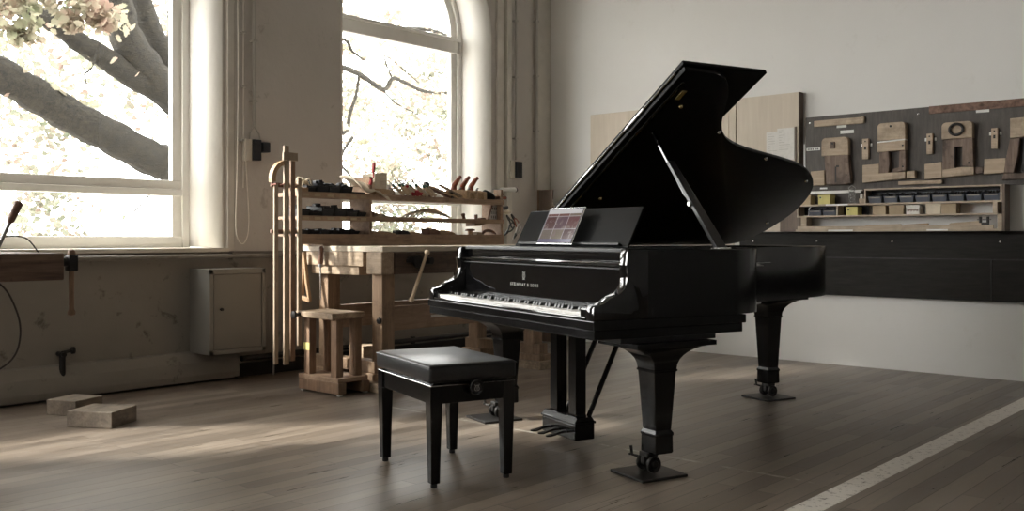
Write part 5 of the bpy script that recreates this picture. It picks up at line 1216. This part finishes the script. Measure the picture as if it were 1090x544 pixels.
fine = [
 ([(-9.6, 6.55, 2.6), (-9.5, 7.2, 3.15), (-9.5, 7.44, 3.16), (-9.5, 7.75, 3.10), (-9.5, 8.13, 2.96), (-9.5, 8.28, 3.12), (-9.5, 8.48, 3.10), (-9.5, 8.85, 3.02), (-9.5, 9.5, 3.06)], .045, .018),
 ([(-9.6, 6.5, 2.2), (-9.5, 7.2, 2.35), (-9.5, 7.50, 2.35), (-9.5, 7.58, 2.6), (-9.5, 7.68, 2.85), (-9.5, 7.72, 3.08)], .035, .016),
 ([(-9.6, 6.6, 3.1), (-9.5, 7.4, 3.5), (-9.5, 7.62, 3.38), (-9.5, 7.8, 3.3)], .03, .012),
 ([(-9.5, 7.62, 2.3), (-9.5, 7.42, 2.0), (-9.5, 7.6, 1.8), (-9.5, 7.75, 1.65)], .02, .012),
 ([(-9.5, 8.1, 2.97), (-9.5, 8.35, 2.8), (-9.5, 8.8, 2.68)], .014, .006),
 ([(-9.5, 8.28, 3.12), (-9.5, 8.15, 3.4), (-9.5, 8.6, 3.2), (-9.5, 8.75, 3.12)], .012, .006),
 ([(-9.3, 4.30, 2.95), (-9.3, 4.22, 2.7), (-9.3, 4.15, 2.62), (-9.3, 4.18, 2.5)], .014, .007),
 ([(-9.5, 5.1, 1.7), (-9.5, 4.9, 1.45), (-9.5, 4.7, 1.25)], .012, .006),
 ([(-9.6, 6.6, 2.9), (-9.6, 7.5, 3.7), (-9.6, 8.2, 3.75), (-9.6, 9.0, 3.9), (-9.6, 9.8, 3.8)], .05, .02),
]
for pts, r0, r1 in fine:
    bm = bm_new(); limb(bm, pts, r0, r1, seg=8); obj('twig', bm, 'bark', oak, 60, True)

LEAF = [(0, 0), (.10, .18), (.28, .16), (.24, .30), (.42, .34), (.32, .50), (.40, .66), (.22, .72), (.14, .92), (0, 1.0)]
def leaf_cloud(n, sampler, size, seed, droop=.5):
    rr = random.Random(seed); vs = []; fs = []
    for k in range(n):
        c_ = sampler(rr)
        if c_ is None: continue
        s = size*rr.uniform(.7, 1.35)
        R_ = Euler((rr.uniform(-1.3, 1.3), rr.uniform(-1.3, 1.3), rr.uniform(0, 2*PI))).to_matrix()
        pts = [(x, y, .15*abs(x)) for x, y in LEAF] + [(-x, y, .15*abs(x)) for x, y in LEAF[-2:0:-1]]
        i0 = len(vs)
        for p in pts: vs.append(Vector(c_)+R_ @ (Vector((p[0], p[1]-.5, p[2]))*s))
        fs.append(list(range(i0, i0+len(pts))))
    return vs, fs
def leaf_obj(name, n, sampler, size, seed, mat, parent):
    vs, fs = leaf_cloud(n, sampler, size, seed)
    me = bpy.data.meshes.new(name)
    mw = parent.matrix_basis.inverted()
    me.from_pydata([tuple(mw @ v_) for v_ in vs], [], fs); me.materials.append(MATS[mat])
    o = bpy.data.objects.new(name, me); C.objects.link(o); o.parent = parent; o['kind'] = 'stuff'
    return o
def clumps(cs, sx):
    def f(rr):
        c_ = rr.choice(cs); r = c_[3]
        d_ = Vector((rr.gauss(0, 1), rr.gauss(0, 1), rr.gauss(0, 1)))*r*.5
        return (c_[0]+d_.x*sx, c_[1]+d_.y, c_[2]+d_.z*.8)
    return f
near = [(-8.6, 2.75+.25*k, 3.14+.06*math.sin(k*2.3), .22) for k in range(6)] + [(-8.7, 3.1, 2.92, .2), (-8.7, 3.35, 2.80, .16), (-8.6, 3.95, 3.02, .12), (-8.6, 3.7, 2.95, .12)]
leaf_obj('foliage', 800, clumps(near, .8), .10, 3, 'oak_leaf', oak)
wide = []
rr = random.Random(21)
for k in range(30): wide.append((-9.8+rr.uniform(-1.0, .6), rr.uniform(2.8, 9.8), rr.uniform(2.4, 5.2), rr.uniform(.25, .6)))
for k in range(30): wide.append((-9.8+rr.uniform(-.6, .6), rr.uniform(7.2, 9.6), rr.uniform(1.1, 4.2), rr.uniform(.2, .45)))
leaf_obj('foliage', 2000, clumps(wide, .8), .09, 5, 'oak_leaf', oak)
shade_canopy = []  # unseen leaves added overhead to break the sunlight into dapples
for k in range(60): shade_canopy.append((-9.6+rr.uniform(-1.2, 1.0), rr.uniform(-1.2, 5.6), rr.uniform(4.7, 7.6), rr.uniform(.35, .75)))
leaf_obj('foliage', 5200, clumps(shade_canopy, 1), .15, 8, 'oak_leaf', oak)
sun_block_clumps = [(-9.6+rr.uniform(-.4, .4), rr.uniform(1.9, 3.5), rr.uniform(5.5, 7.3), .5) for k in range(24)]  # unseen thicker clumps added to keep the sun off the back wall
leaf_obj('foliage', 3600, clumps(sun_block_clumps, 1), .15, 12, 'oak_leaf', oak)
for pts in ([(-9.7, 6.6, 4.6), (-9.6, 5.2, 5.4), (-9.6, 3.2, 6.0), (-9.6, .8, 6.4)], [(-9.6, 5.4, 5.3), (-9.2, 4.0, 6.3), (-9.0, 2.4, 7.0)]):
    bm = bm_new(); limb(bm, pts, .10, .03, seg=8); obj('branch', bm, 'bark', oak, 60, True)

def far_tree(x, y, h, r, lab, seed, n=2600, zc=None, trunk=True, bmat='bark'):
    t = thing('garden_tree', lab, 'tree', (x, y, -1.2), 0, 'pale trees beyond the oak')
    bm = bm_new(); limb(bm, [(x, y, -1.25), (x+.05, y+.1, h*.3), (x, y, h*.7), (x, y+.2, h)], .12 if bmat == 'bark' else .085, .04, seg=8); obj('trunk', bm, bmat, t, 60, True)
    rr = random.Random(seed); cs = []
    for k in range(40):
        a = rr.uniform(0, 2*PI); q = r*math.sqrt(rr.random()); z = (zc if zc is not None else h*.65)+rr.uniform(-1, 1)*h*.38
        cs.append((x+q*math.cos(a)*.6, y+q*math.sin(a), max(-.6, z), rr.uniform(.3, .8)))
    leaf_obj('foliage', n, clumps(cs, 1), .12, seed, 'far_leaf', t)
far_tree(-14.0, 6.62, 5.0, 1.6, 'slender pale birch beyond the left window', 31, 1100, 4.6, bmat='birch_bark')
far_tree(-16.5, 6.6, 5.0, 1.0, 'pale leafy tree seen left through the left window', 32, 1500, 2.2, bmat='birch_bark')
far_tree(-15.5, 12.4, 6.0, 2.4, 'pale leafy tree seen through the left part of the arched window', 33, 3600, 2.6, bmat='birch_bark')
far_tree(-15.0, 15.3, 6.0, 2.2, 'pale leafy tree seen through the right part of the arched window', 34, 3200, 2.8, bmat='birch_bark')
far_tree(-15.5, 8.4, 6.5, 1.8, 'pale leafy tree behind the oak trunk', 35, 1300, 5.6)
